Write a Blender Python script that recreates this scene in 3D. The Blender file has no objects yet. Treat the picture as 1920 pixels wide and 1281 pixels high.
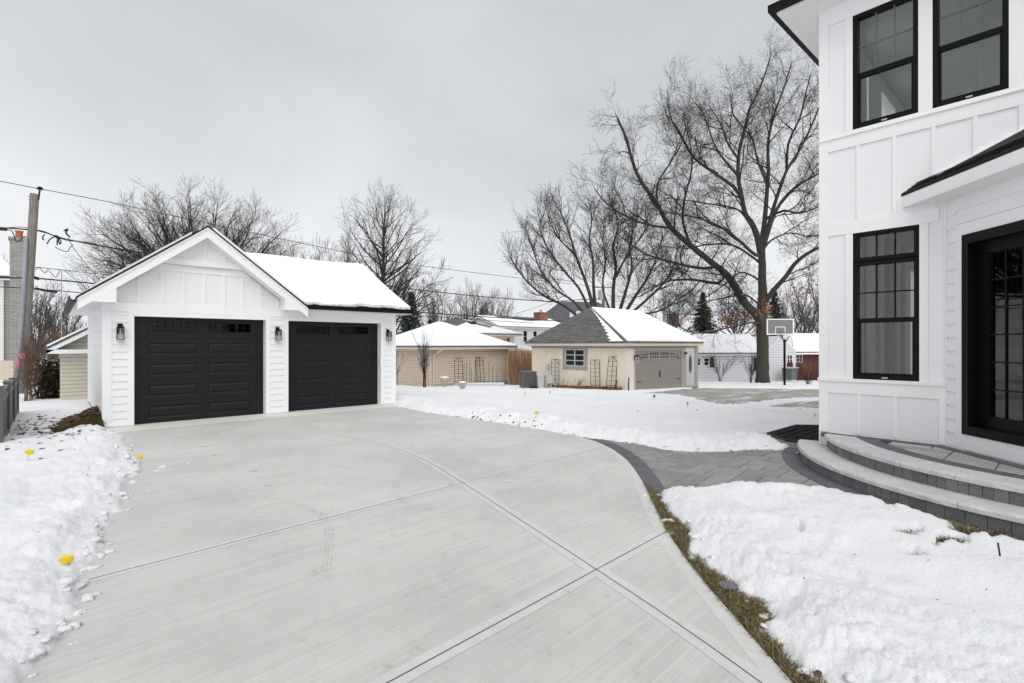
import bpy, bmesh, math, random
import numpy as np
from mathutils import Vector
random.seed(7)
R = math.radians
sc = bpy.context.scene
COL = sc.collection

# ---------------------------------------------------------------- camera model
H = 1.81; F = 960.0; CX, HY = 960.0, 646.0
A0 = R(48.0)
FW = Vector((math.cos(A0), math.sin(A0))); RT = Vector((math.sin(A0), -math.cos(A0)))
def at(px, py, d):
    "world point seen at a photo pixel, at distance d along the view axis"
    l = (px-CX)/F*d
    return Vector((FW.x*d+RT.x*l, FW.y*d+RT.y*l, H+(HY-py)/F*d))
def gnd(px, py, z=0.0):
    return at(px, py, (H-z)*F/(py-HY))
def onY(px, Y):
    k = (px-CX)/F; d = Y/(FW.y+RT.y*k); return FW.x*d+RT.x*k*d, d
def onX(px, X):
    k = (px-CX)/F; d = X/(FW.x+RT.x*k); return FW.y*d+RT.y*k*d, d
cam = bpy.data.cameras.new('camera'); co = bpy.data.objects.new('camera', cam); COL.objects.link(co)
co.location = (0, 0, H); co.rotation_euler = (R(90), 0, A0-R(90))
cam.lens = 18.0; cam.sensor_width = 36; cam.shift_y = 5.5/1920; cam.clip_end = 3000; cam.clip_start = 0.05
sc.camera = co

# ---------------------------------------------------------------- materials
def newmat(name):
    m = bpy.data.materials.new(name); m.use_nodes = True
    nt = m.node_tree; b = nt.nodes['Principled BSDF']
    return m, nt, b
def N(nt, t, **kw):
    n = nt.nodes.new(t)
    for k, v in kw.items(): setattr(n, k, v)
    return n
def ramp(nt, fac, stops):
    r = N(nt, 'ShaderNodeValToRGB'); nt.links.new(fac, r.inputs[0])
    e = r.color_ramp.elements
    while len(e) < len(stops): e.new(0.5)
    for i, (p, c) in enumerate(stops):
        e[i].position = p; e[i].color = (c[0], c[1], c[2], 1)
    return r
def noise(nt, scale, detail=4, rough=.55, vec=None, dist=0):
    n = N(nt, 'ShaderNodeTexNoise'); n.inputs['Scale'].default_value = scale
    n.inputs['Detail'].default_value = detail; n.inputs['Roughness'].default_value = rough
    n.inputs['Distortion'].default_value = dist
    if vec is not None: nt.links.new(vec, n.inputs['Vector'])
    return n
def pos(nt, scale=(1, 1, 1), rot=(0, 0, 0)):
    g = N(nt, 'ShaderNodeNewGeometry'); m = N(nt, 'ShaderNodeMapping')
    m.inputs['Scale'].default_value = scale; m.inputs['Rotation'].default_value = rot
    nt.links.new(g.outputs['Position'], m.inputs['Vector']); return m.outputs[0]
def bump(nt, b, h, strength=.3, dist=.01):
    u = N(nt, 'ShaderNodeBump'); u.inputs['Strength'].default_value = strength; u.inputs['Distance'].default_value = dist
    nt.links.new(h, u.inputs['Height']); nt.links.new(u.outputs[0], b.inputs['Normal']); return u
def mixc(nt, fac, a, c, mode='MIX'):
    m = N(nt, 'ShaderNodeMix', data_type='RGBA', blend_type=mode)
    for s, v in ((0, fac), (6, a), (7, c)):
        if isinstance(v, (int, float)): m.inputs[s].default_value = v
        elif isinstance(v, (tuple, list)): m.inputs[s].default_value = (*v, 1)
        else: nt.links.new(v, m.inputs[s])
    return m.outputs[2]
def mth(nt, op, a, b=None, c=None):
    m = N(nt, 'ShaderNodeMath', operation=op)
    for i, v in enumerate((a, b, c)):
        if v is None: continue
        if isinstance(v, (int, float)): m.inputs[i].default_value = v
        else: nt.links.new(v, m.inputs[i])
    return m.outputs[0]
def flat(name, c, rough=.6, var=.12, scale=6, bs=.15, bsc=60, metal=0, spec=.4):
    m, nt, b = newmat(name)
    p = pos(nt); n = noise(nt, scale, 5, .6, p)
    lo = tuple(x*(1-var) for x in c); hi = tuple(min(1, x*(1+var)) for x in c)
    r = ramp(nt, n.outputs[0], [(.3, lo), (.7, hi)])
    nt.links.new(r.outputs[0], b.inputs['Base Color'])
    b.inputs['Roughness'].default_value = rough; b.inputs['Metallic'].default_value = metal
    b.inputs['Specular IOR Level'].default_value = spec
    if bs: bump(nt, b, noise(nt, bsc, 3, .6, p).outputs[0], bs, .004)
    return m
def lapmat(name, c, e=.11, var=.08, dark=.55):
    "painted boards: each course a shade apart, a line where they lap"
    m, nt, b = newmat(name); g = N(nt, 'ShaderNodeNewGeometry'); s = N(nt, 'ShaderNodeSeparateXYZ')
    nt.links.new(g.outputs['Position'], s.inputs[0])
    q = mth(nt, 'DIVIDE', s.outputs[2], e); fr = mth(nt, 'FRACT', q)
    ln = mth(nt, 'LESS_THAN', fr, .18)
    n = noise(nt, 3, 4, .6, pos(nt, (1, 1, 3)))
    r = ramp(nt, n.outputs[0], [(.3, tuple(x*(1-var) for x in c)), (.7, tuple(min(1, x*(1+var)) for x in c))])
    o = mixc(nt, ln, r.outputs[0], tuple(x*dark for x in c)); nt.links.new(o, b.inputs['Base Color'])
    bump(nt, b, mth(nt, 'SUBTRACT', 1, fr), .6, .015); b.inputs['Roughness'].default_value = .6
    return m
def island(name, cols, rough=.8, fine=40, amt=.25, bs=.3):
    "stones, blocks, leaves: every loose piece gets its own shade"
    m, nt, b = newmat(name); g = N(nt, 'ShaderNodeNewGeometry')
    st = [(i/(len(cols)-1), c) for i, c in enumerate(cols)]
    r = ramp(nt, g.outputs['Random Per Island'], st)
    p = pos(nt); n = noise(nt, fine, 5, .65, p); n2 = noise(nt, fine*.08, 4, .6, p)
    f = ramp(nt, n.outputs[0], [(.25, (1-amt,)*3), (.75, (1+amt*.4,)*3)])
    f2 = ramp(nt, n2.outputs[0], [(.3, (.85,)*3), (.7, (1.05,)*3)])
    o = mixc(nt, 1, r.outputs[0], f.outputs[0], 'MULTIPLY'); o = mixc(nt, 1, o, f2.outputs[0], 'MULTIPLY')
    nt.links.new(o, b.inputs['Base Color']); b.inputs['Roughness'].default_value = rough
    if bs: bump(nt, b, n.outputs[0], bs, .004)
    return m
M = {}
# painted woodgrain siding
def paint_mat(name, c=(.86, .86, .87), e=.25):
    m, nt, b = newmat(name)
    n = noise(nt, 14, 6, .7, pos(nt, (.6, .6, 7)), .6); n2 = noise(nt, .7, 3, .5, pos(nt))
    r = ramp(nt, n2.outputs[0], [(.3, tuple(x*.965 for x in c)), (.7, c)])
    nt.links.new(r.outputs[0], b.inputs['Base Color']); b.inputs['Roughness'].default_value = .5
    bump(nt, b, n.outputs[0], e, .004); return m
M['white'] = paint_mat('white_paint'); M['panel'] = paint_mat('white_panel_paint', (.825, .825, .845), .6)
M['trim'] = paint_mat('white_trim_paint', (.88, .88, .885), .06)
M['door'] = flat('charcoal_door_paint', (.0085, .009, .0115), .42, .15, 3, .25, 90, spec=.28)
M['black'] = flat('black_metal', (.004, .004, .006), .45, .1, 8, .0, spec=.16)
M['shingle_black'] = flat('black_shingle', (.008, .008, .009), .85, .3, 30, .6, 150)
M['interior_dark'] = flat('dark_interior', (.06, .06, .065), .8)
M['inner_tan'] = flat('plywood_inner', (.50, .36, .23), .8, .2, 3)
M['inner_warm'] = flat('warm_board_inner', (.62, .38, .18), .7, .2, 3); M['inner_pale'] = flat('drywall_inner', (.62, .62, .60), .8, .06, 2)
def glass_mat(name, tint, refl, mult=1.25):
    m, nt, b = newmat(name); nt.nodes.remove(b)
    out = nt.nodes['Material Output']
    t = N(nt, 'ShaderNodeBsdfTransparent'); t.inputs[0].default_value = (*tint, 1)
    g = N(nt, 'ShaderNodeBsdfGlossy'); g.inputs['Roughness'].default_value = .0; g.inputs[0].default_value = (.95, .98, 1, 1)
    fr = N(nt, 'ShaderNodeFresnel'); fr.inputs[0].default_value = 1.5
    f = mth(nt, 'MULTIPLY_ADD', fr.outputs[0], mult, refl); f = mth(nt, 'MINIMUM', f, 1)
    n = noise(nt, 1.6, 2, .5, pos(nt)); bu = N(nt, 'ShaderNodeBump'); bu.inputs['Strength'].default_value = .05
    bu.inputs['Distance'].default_value = .05; nt.links.new(n.outputs[0], bu.inputs['Height']); nt.links.new(bu.outputs[0], g.inputs['Normal'])
    mx = N(nt, 'ShaderNodeMixShader'); nt.links.new(f, mx.inputs[0]); nt.links.new(t.outputs[0], mx.inputs[1]); nt.links.new(g.outputs[0], mx.inputs[2])
    nt.links.new(mx.outputs[0], out.inputs[0]); return m
M['glass'] = glass_mat('window_glass', (.92, .95, .93), .0)
M['glass_dark'] = glass_mat('dark_window_glass', (.25, .27, .28), .0, .55)
M['lampglass'] = glass_mat('lamp_glass', (.98, .985, .985), .0, .7)

# concrete with broom lines across the drive
def concrete(name, c, ang, streak=.5, var=.1):
    m, nt, b = newmat(name)
    p = pos(nt, (1, 1, 1), (0, 0, ang)); mp = N(nt, 'ShaderNodeMapping'); mp.inputs['Scale'].default_value = (.5, 70, 1)
    nt.links.new(p, mp.inputs[0]); s = noise(nt, 1, 5, .75, mp.outputs[0], .3)
    mp2 = N(nt, 'ShaderNodeMapping'); mp2.inputs['Scale'].default_value = (.25, 16, 1); nt.links.new(p, mp2.inputs[0])
    s2 = noise(nt, 1, 4, .7, mp2.outputs[0], .5)
    w = noise(nt, .55, 7, .68, pos(nt)); fine = noise(nt, 160, 2, .5, pos(nt)); sp = noise(nt, 9, 6, .7, pos(nt))
    a = ramp(nt, w.outputs[0], [(.32, tuple(x*(1-var) for x in c)), (.68, tuple(x*(1+var*.6) for x in c))]).outputs[0]
    a = mixc(nt, streak, a, ramp(nt, s.outputs[0], [(.3, (.72,)*3), (.7, (1.22,)*3)]).outputs[0], 'MULTIPLY')
    a = mixc(nt, .6, a, ramp(nt, s2.outputs[0], [(.25, (.86,)*3), (.75, (1.10,)*3)]).outputs[0], 'MULTIPLY')
    a = mixc(nt, .5, a, ramp(nt, fine.outputs[0], [(.3, (.8,)*3), (.7, (1.15,)*3)]).outputs[0], 'MULTIPLY')
    a = mixc(nt, 1, a, ramp(nt, sp.outputs[0], [(.27, (.74, .72, .69)), (.40, (.97, .97, .97)), (.66, (1, 1, 1)), (.76, (1.06, 1.06, 1.06))]).outputs[0], 'MULTIPLY')
    nt.links.new(a, b.inputs['Base Color']); b.inputs['Roughness'].default_value = .75
    bump(nt, b, s.outputs[0], .35, .004); return m
BROOM = -math.atan2(1, 1)*0
j0, j1 = gnd(727, 1281), gnd(1118, 1068)
BROOM = -math.atan2(j1.y-j0.y, j1.x-j0.x)
M['concrete'] = concrete('broomed_concrete', (.60, .59, .568), BROOM, .42, .15)
M['concrete_smooth'] = concrete('trowelled_concrete', (.63, .622, .60), BROOM+1.57, .10, .06)
M['apron'] = concrete('apron_concrete', (.74, .71, .66), 0, .12, .07)
M['far_drive'] = concrete('neighbour_concrete', (.36, .33, .30), .4, .5, .35)
def far_drive():
    m, nt, b = newmat('neighbour_concrete'); n = noise(nt, 1.2, 6, .7, pos(nt)); r = ramp(nt, n.outputs[0], [(.3, (.26, .235, .21)), (.7, (.42, .39, .355))])
    s = noise(nt, 1.4, 6, .75, pos(nt, (.35, 1.6, 1), (0, 0, -.1)), .4); f = ramp(nt, s.outputs[0], [(.53, (0, 0, 0)), (.64, (.75,)*3)])
    nt.links.new(mixc(nt, f.outputs[0], r.outputs[0], (.86, .87, .89)), b.inputs['Base Color']); b.inputs['Roughness'].default_value = .8; return m
M['far_drive'] = far_drive()
M['joint'] = flat('joint_dark_line', (.12, .115, .11), .95, .2, 20, 0)  # plain dark colour of the thin control joint ribbons
M['foundation'] = flat('foundation_concrete', (.33, .32, .30), .9, .2, 8, .4, 40)

def snow_mat():
    m, nt, b = newmat('snow'); p = pos(nt)
    n = noise(nt, 1.1, 5, .6, p); n2 = noise(nt, 26, 5, .75, p); n3 = noise(nt, 140, 3, .6, p)
    r = ramp(nt, n.outputs[0], [(.3, (.865, .875, .895)), (.7, (.915, .92, .935))])
    d = noise(nt, .8, 6, .7, p); dd = ramp(nt, d.outputs[0], [(.52, (1, 1, 1)), (.62, (.95, .95, .95)), (.72, (.89, .875, .86))])
    nt.links.new(mixc(nt, 1, r.outputs[0], dd.outputs[0], 'MULTIPLY'), b.inputs['Base Color'])
    b.inputs['Roughness'].default_value = .85; b.inputs['Specular IOR Level'].default_value = .2
    h = mth(nt, 'MULTIPLY_ADD', n3.outputs[0], .25, n2.outputs[0])
    bump(nt, b, h, .8, .03); return m
M['snow'] = snow_mat()
M['roof_snow'] = flat('roof_snow', (.925, .932, .945), .9, .02, 1.2, .5, 5, spec=.1)
M['soil'] = flat('dead_turf', (.10, .085, .05), .95, .35, 5, .8, 60)
def bark(name, c, snow=.5):
    m, nt, b = newmat(name); p = pos(nt, (6, 6, 1.2)); n = noise(nt, 3, 6, .7, p)
    a = ramp(nt, n.outputs[0], [(.3, tuple(x*.55 for x in c)), (.7, tuple(x*1.35 for x in c))]).outputs[0]
    g = N(nt, 'ShaderNodeNewGeometry'); s = N(nt, 'ShaderNodeSeparateXYZ'); nt.links.new(g.outputs['Normal'], s.inputs[0])
    k = noise(nt, 1.3, 3, .5, pos(nt)); f = mth(nt, 'ADD', s.outputs[2], mth(nt, 'MULTIPLY_ADD', k.outputs[0], .9, -.45))
    f = ramp(nt, f, [(.72, (0, 0, 0)), (.86, (snow,)*3)]).outputs[0]
    nt.links.new(mixc(nt, f, a, (.85, .87, .9)), b.inputs['Base Color']); b.inputs['Roughness'].default_value = .9
    bump(nt, b, n.outputs[0], .7, .03); return m
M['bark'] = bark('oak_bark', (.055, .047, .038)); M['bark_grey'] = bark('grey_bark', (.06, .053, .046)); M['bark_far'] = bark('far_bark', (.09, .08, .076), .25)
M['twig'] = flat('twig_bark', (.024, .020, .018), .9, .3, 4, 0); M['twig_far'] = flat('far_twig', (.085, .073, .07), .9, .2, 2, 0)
M['twig_brown'] = flat('brown_stem', (.17, .11, .07), .9, .35, 4, 0)
M['grass'] = island('dead_grass', [(.25, .185, .09), (.17, .145, .055), (.34, .26, .15), (.11, .115, .045), (.22, .16, .08)], .9, 20, .2, 0)
M['turf'] = island('olive_turf', [(.075, .075, .02), (.11, .10, .03), (.05, .06, .018), (.14, .11, .05)], .9, 20, .2, 0)
M['leaf'] = island('fallen_leaf', [(.10, .035, .02), (.17, .07, .04), (.055, .03, .02), (.20, .11, .07)], .85, 30, .2, 0)
M['leaf_orange'] = island('clinging_leaf', [(.30, .12, .045), (.22, .09, .04), (.36, .18, .08)], .85, 30, .2, 0)
M['reed'] = island('dry_reed', [(.46, .30, .18), (.30, .17, .09), (.56, .40, .26)], .9, 10, .2, 0)
M['needle'] = island('needles', [(.014, .024, .015), (.024, .036, .022), (.03, .042, .028), (.04, .05, .036), (.30, .33, .35)], .9, 10, .2, 0)
M['needle_clear'] = island('needles_clear', [(.018, .03, .018), (.03, .045, .028), (.045, .06, .04)], .9, 10, .2, 0)
M['bushleaf'] = island('bush_leaf', [(.03, .022, .012), (.075, .035, .02), (.02, .026, .014), (.11, .06, .03)], .85, 10, .2, 0)
M['paver'] = island('grey_paver', [(.22, .222, .23), (.31, .307, .30), (.26, .257, .255), (.36, .35, .335), (.24, .24, .25)], .8, 60, .3)
M['paver_pale'] = island('porch_paver', [(.42, .415, .40), (.50, .49, .465), (.37, .37, .36), (.46, .455, .435)], .8, 60, .2)
M['soldier'] = island('charcoal_paver', [(.10, .103, .115), (.14, .142, .155), (.12, .12, .13)], .8, 60, .25)
M['block'] = island('riser_block', [(.15, .15, .156), (.20, .20, .202), (.17, .17, .172), (.235, .232, .228)], .85, 50, .35)
M['cap'] = island('stone_cap', [(.56, .56, .57), (.61, .608, .61), (.58, .58, .59)], .8, 25, .16, .5)
M['fence'] = flat('charcoal_fence', (.095, .10, .098), .6, .1, 6, .1)
M['fence_light'] = flat('charcoal_rail', (.17, .175, .172), .6, .1, 6, .1)
M['pole'] = bark('weathered_pole', (.215, .195, .175), .0); M['greysiding'] = lapmat('grey_far_siding', (.36, .35, .32), .16, .06, .6)
M['guard'] = flat('grey_cable_guard', (.28, .29, .31), .5, .1, 6, 0)
M['wire'] = flat('wire_rubber', (.012, .012, .012), .6, .1, 6, 0)
M['tan'] = lapmat('tan_siding', (.58, .48, .40), .125, .08, .42); M['tan_trim'] = flat('tan_trim', (.62, .53, .43), .6, .05)
M['beige'] = lapmat('beige_siding', (.58, .54, .44), .125, .04, .6)
M['whitesiding'] = lapmat('white_far_siding', (.72, .72, .74), .2, .05, .72)
M['cream'] = flat('cream_stucco', (.74, .66, .565), .9, .06, 3, .6, 60)
M['taupe'] = flat('taupe_trim', (.33, .31, .285), .6, .06); M['taupe_wall'] = flat('taupe_wall', (.55, .50, .43), .7, .06)
M['greydoor'] = flat('taupe_garage_door', (.25, .225, .20), .5, .05)
M['palegrey'] = flat('pale_grey_paint', (.50, .51, .53), .5, .05)
def shingle(name, a, b_):
    m, nt, b = newmat(name); g = N(nt, 'ShaderNodeNewGeometry'); s = N(nt, 'ShaderNodeSeparateXYZ'); nt.links.new(g.outputs['Position'], s.inputs[0])
    cmb = N(nt, 'ShaderNodeCombineXYZ'); nt.links.new(mth(nt, 'ADD', s.outputs[0], s.outputs[1]), cmb.inputs[0]); nt.links.new(s.outputs[2], cmb.inputs[1])
    br = N(nt, 'ShaderNodeTexBrick'); nt.links.new(cmb.outputs[0], br.inputs['Vector'])
    br.inputs['Color1'].default_value = (*a, 1); br.inputs['Color2'].default_value = (*b_, 1); br.inputs['Mortar'].default_value = (*[x*.45 for x in a], 1)
    br.inputs['Scale'].default_value = 1; br.inputs['Mortar Size'].default_value = .006; br.inputs['Brick Width'].default_value = .3; br.inputs['Row Height'].default_value = .075
    nt.links.new(br.outputs[0], b.inputs['Base Color']); b.inputs['Roughness'].default_value = .9
    bump(nt, b, noise(nt, 50, 3, .6, pos(nt)).outputs[0], .5, .01); return m
M['shingle_grey'] = shingle('grey_shingle', (.105, .102, .095), (.165, .16, .15))
M['shingle_dark'] = shingle('slate_shingle', (.09, .095, .105), (.12, .125, .135))
M['brick'] = shingle('red_brick', (.27, .11, .075), (.36, .17, .12))
M['chimstone'] = shingle('pale_chimney_block', (.30, .29, .265), (.38, .365, .335))
M['red'] = flat('red_boards', (.085, .02, .017), .7, .25, 4); M['shutter'] = flat('maroon_shutter', (.13, .025, .02), .6)
M['terracotta'] = flat('terracotta', (.42, .13, .06), .7)
M['yellow'] = flat('yellow_flag_vinyl', (.72, .50, .02), .5, .06); M['olive'] = flat('faded_olive_flag', (.40, .36, .06), .6); M['blue'] = flat('blue_flag_vinyl', (.03, .06, .32), .5)
M['pink'] = flat('pink_ribbon', (.90, .12, .35), .5); M['whiteflag'] = flat('faded_flag', (.55, .53, .45), .6)
M['mulch'] = island('wood_mulch', [(.07, .022, .014), (.12, .045, .025), (.04, .018, .012)], .95, 30, .3, 0)
M['iron'] = flat('dark_iron', (.02, .017, .015), .6, .2, 8, 0); M['rust'] = flat('rusty_iron', (.07, .05, .035), .7, .3, 8, 0)
M['drain'] = flat('drain_metal', (.05, .05, .05), .9, .3, 30, 0, spec=.05); M['stone'] = flat('urn_stone', (.42, .40, .36), .85, .15, 10, .4, 60)
M['acmetal'] = flat('grey_unit_metal', (.13, .135, .13), .5, .1, 5, 0); M['acpale'] = flat('pale_unit_metal', (.50, .50, .48), .5, .08, 5, 0)
M['cedar'] = flat('brown_fence_boards', (.16, .075, .045), .8, .3, 8, .3)
M['rimred'] = flat('rim_paint', (.45, .10, .09), .5); M['net'] = flat('net_cord', (.6, .6, .6), .8, .05, 5, 0)
M['board'] = flat('grey_backboard', (.20, .205, .215), .3, .12, 5, 0)

# ---------------------------------------------------------------- mesh builder
class MB:
    def __init__(s): s.v = []; s.f = []; s.mi = []; s.m = 0
    def add(s, vs, fs):
        o = len(s.v); s.v += [tuple(v) for v in vs]; s.f += [tuple(i+o for i in f) for f in fs]; s.mi += [s.m]*len(fs)
    def box(s, x0, x1, y0, y1, z0, z1):
        s.add([(x0,y0,z0),(x1,y0,z0),(x1,y1,z0),(x0,y1,z0),(x0,y0,z1),(x1,y0,z1),(x1,y1,z1),(x0,y1,z1)],
              [(3,2,1,0),(4,5,6,7),(0,1,5,4),(1,2,6,5),(2,3,7,6),(3,0,4,7)]); return s
    def hexa(s, p):  # 8 points bottom 4, top 4
        s.add(p, [(3,2,1,0),(4,5,6,7),(0,1,5,4),(1,2,6,5),(2,3,7,6),(3,0,4,7)]); return s
    def prism(s, poly, z0, z1):
        n = len(poly)
        g0 = z0 if callable(z0) else (lambda x, y: z0); g1 = z1 if callable(z1) else (lambda x, y: z1)
        vs = [(p[0], p[1], g0(p[0], p[1])) for p in poly]+[(p[0], p[1], g1(p[0], p[1])) for p in poly]
        s.add(vs, [tuple(range(n-1, -1, -1)), tuple(range(n, 2*n))]+[(i, (i+1) % n, n+(i+1) % n, n+i) for i in range(n)]); return s
    def slab(s, poly, t):  # 3D polygon given thickness downward
        n = len(poly); vs = [tuple(p) for p in poly]+[(p[0], p[1], p[2]-t) for p in poly]
        s.add(vs, [tuple(range(n)), tuple(range(2*n-1, n-1, -1))]+[(i, n+i, n+(i+1) % n, (i+1) % n) for i in range(n)]); return s
    def tube(s, pts, rad, sides=6, cap=True):
        pts = [Vector(p) for p in pts]; n = len(pts)
        if not hasattr(rad, '__len__'): rad = [rad]*n
        vs = []; a = None
        for i, p in enumerate(pts):
            d = (pts[min(i+1, n-1)]-pts[max(i-1, 0)])
            if d.length < 1e-9: d = Vector((0, 0, 1))
            d.normalize()
            if a is None:
                a = d.orthogonal().normalized()
            else:
                a = (a-d*a.dot(d))
                a = a.normalized() if a.length > 1e-6 else d.orthogonal().normalized()
            b = d.cross(a)
            for k in range(sides):
                t = 2*math.pi*k/sides; q = p+(a*math.cos(t)+b*math.sin(t))*rad[i]; vs.append((q.x, q.y, q.z))
        fs = []
        for i in range(n-1):
            for k in range(sides):
                k2 = (k+1) % sides; fs.append((i*sides+k, i*sides+k2, (i+1)*sides+k2, (i+1)*sides+k))
        if cap: fs += [tuple(range(sides-1, -1, -1)), tuple((n-1)*sides+k for k in range(sides))]
        s.add(vs, fs); return s
    def bar(s, a, b, r=.01, sides=4): return s.tube([a, b], r, sides)
    def lathe(s, c, prof, n=20):
        vs = []; fs = []
        for (r, z) in prof:
            for k in range(n):
                t = 2*math.pi*k/n; vs.append((c[0]+r*math.cos(t), c[1]+r*math.sin(t), c[2]+z))
        for i in range(len(prof)-1):
            for k in range(n):
                k2 = (k+1) % n; fs.append((i*n+k, i*n+k2, (i+1)*n+k2, (i+1)*n+k))
        fs += [tuple(range(n-1, -1, -1)), tuple((len(prof)-1)*n+k for k in range(n))]
        s.add(vs, fs); return s
    def build(s, name, mat, parent=None, smooth=False, local=False):
        me = bpy.data.meshes.new(name)
        v = s.v
        if parent is not None and not local:
            o = ORIG[parent.name]; v = [(a-o[0], b-o[1], c-o[2]) for a, b, c in v]
        me.from_pydata(v, [], s.f)
        for mm in (mat if isinstance(mat, (list, tuple)) else [mat]): me.materials.append(M[mm])
        if isinstance(mat, (list, tuple)): me.polygons.foreach_set('material_index', s.mi)
        if smooth: me.polygons.foreach_set('use_smooth', [True]*len(me.polygons))
        me.update()
        ob = bpy.data.objects.new(name, me); COL.objects.link(ob)
        if parent is not None:
            ob.parent = parent; ORIG[ob.name] = (0, 0, 0) if local else ORIG[parent.name]
        else: ORIG[ob.name] = (0, 0, 0)
        return ob
ORIG = {}
def tag(o, label=None, cat=None, group=None, kind=None):
    if label: o['label'] = label
    if cat: o['category'] = cat
    if group: o['group'] = group
    if kind: o['kind'] = kind
    return o
def thing(name, label, cat, loc=(0, 0, 0), group=None, rz=0):
    o = bpy.data.objects.new(name, None); COL.objects.link(o); o.location = loc; o.rotation_euler = (0, 0, rz)
    o.empty_display_size = .2; ORIG[o.name] = tuple(loc); return tag(o, label, cat, group)
def copy_tree(o, parent=None):
    c = o.copy(); COL.objects.link(c); c.parent = parent
    for ch in [x for x in bpy.data.objects if x.parent == o]: copy_tree(ch, c)
    return c

class Fr:
    "a wall's own frame: u along it, n out of it"
    def __init__(s, o, u, n): s.o = Vector(o[:2]); s.u = Vector(u).normalized(); s.n = Vector(n).normalized()
    def p(s, u, z, n=0): q = s.o+s.u*u+s.n*n; return (q.x, q.y, z)
def fbox(mb, f, u0, u1, z0, z1, n0, n1):
    P = [f.p(u0, z0, n0), f.p(u1, z0, n0), f.p(u1, z0, n1), f.p(u0, z0, n1), f.p(u0, z1, n0), f.p(u1, z1, n0), f.p(u1, z1, n1), f.p(u0, z1, n1)]
    fl = f.u.x*f.n.y-f.u.y*f.n.x < 0
    if fl: P = [P[1], P[0], P[3], P[2], P[5], P[4], P[7], P[6]]
    mb.hexa(P); return mb
def wall_holes(mb, f, u0, u1, z0, z1, n0, n1, holes):
    us = sorted({u0, u1, *[h[0] for h in holes], *[h[1] for h in holes]}); zs = sorted({z0, z1, *[h[2] for h in holes], *[h[3] for h in holes]})
    for i in range(len(us)-1):
        run = None
        for j in range(len(zs)-1):
            cu, cz = (us[i]+us[i+1])/2, (zs[j]+zs[j+1])/2
            inside = any(h[0] < cu < h[1] and h[2] < cz < h[3] for h in holes)
            if not inside:
                run = [zs[j], zs[j+1]] if run is None else [run[0], zs[j+1]]
            if (inside or j == len(zs)-2) and run:
                fbox(mb, f, us[i], us[i+1], run[0], run[1], n0, n1); run = None
def laps(mb, f, u0, u1, z0, z1, e=.162, t=.014, n0=.0, ph=0):
    z = z0
    while z < z1-.01:
        zt = min(z+e, z1)
        a, b, c, d = f.p(u0, z, n0+t), f.p(u1, z, n0+t), f.p(u1, zt, n0+.002), f.p(u0, zt, n0+.002)
        e0, e1 = f.p(u0, z, n0), f.p(u1, z, n0); g0, g1 = f.p(u0, zt, n0-.002), f.p(u1, zt, n0-.002)
        mb.add([a, b, c, d, e0, e1], [(0, 1, 2, 3), (4, 5, 1, 0), (0, 3, 4), (1, 5, 2)]); z = zt

# ---------------------------------------------------------------- numpy noise
def _h(ix, iy, seed):
    v = (ix.astype(np.int64)*374761393+iy.astype(np.int64)*668265263+seed*1442695041) & 0xffffffff
    v = ((v ^ (v >> 13))*1274126177) & 0xffffffff
    return ((v ^ (v >> 16)) & 0xffff)/65535.0
def vn(x, y, seed=0):
    ix, iy = np.floor(x), np.floor(y); fx, fy = x-ix, y-iy
    fx = fx*fx*fx*(fx*(fx*6-15)+10); fy = fy*fy*fy*(fy*(fy*6-15)+10)
    a, b = _h(ix, iy, seed), _h(ix+1, iy, seed); c, d = _h(ix, iy+1, seed), _h(ix+1, iy+1, seed)
    return (a+(b-a)*fx)*(1-fy)+(c+(d-c)*fx)*fy
def fbm(x, y, seed=0, o=4, g=.5):
    s = 0; a = 1; t = 0
    for i in range(o):
        s = s+a*vn(x*1.0, y*1.0, seed+i*17); t += a; a *= g; x, y = x*1.93+y*.35+5.2, y*1.93-x*.35+1.3
    return s/t
def billow(x, y, seed=0, o=3):
    s = 0; a = 1; t = 0
    for i in range(o):
        s = s+a*(1-np.abs(2*vn(x, y, seed+i*31)-1)); t += a; a *= .5; x, y = x*2.1+y*.4+3.1, y*2.1-x*.4+7.7
    return s/t
def sm(t): t = np.clip(t, 0, 1); return t*t*(3-2*t)
def worley(x, y, seed=0):
    "round bumps, 1 at a lump's middle and 0 between lumps"
    ix, iy = np.floor(x), np.floor(y); d = np.full(x.shape, 9.)
    for a in (-1, 0, 1):
        for b in (-1, 0, 1):
            cx = ix+a; cy = iy+b; px = cx+_h(cx, cy, seed); py = cy+_h(cx, cy, seed+99); k = .6+.7*_h(cx, cy, seed+5)
            d = np.minimum(d, np.hypot(x-px, y-py)*k)
    return np.sqrt(np.clip(1-(d/.75)**2, 0, 1))
STC = (9.06, -.31)   # centre of the round steps
def terrain(x, y):
    x = np.asarray(x, float); y = np.asarray(y, float)
    s = FW.x*x+FW.y*y
    q = np.maximum(0, s-15.0); h = -.045*np.where(q < 3, q*q/6, q-1.5)
    h = np.maximum(h, -2.2)
    r = np.hypot(x-STC[0], y-STC[1])
    h = h+.22*(1-sm((r-3.4)/1.8))
    return h
def T(x, y): return float(terrain(x, y))
def sdist(x, y, poly):
    "signed distance, positive outside the polygon"
    P = np.array(poly); n = len(P); dm = np.full(x.shape, 1e9); ins = np.zeros(x.shape, bool)
    for i in range(n):
        a = P[i]; b = P[(i+1) % n]; e = b-a; L = e.dot(e)
        t = np.clip(((x-a[0])*e[0]+(y-a[1])*e[1])/L, 0, 1)
        dm = np.minimum(dm, np.hypot(x-a[0]-t*e[0], y-a[1]-t*e[1]))
        c = ((a[1] > y) != (b[1] > y)) & (x < (b[0]-a[0])*(y-a[1])/(b[1]-a[1]+1e-12)+a[0]); ins ^= c
    return np.where(ins, -dm, dm)
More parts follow.
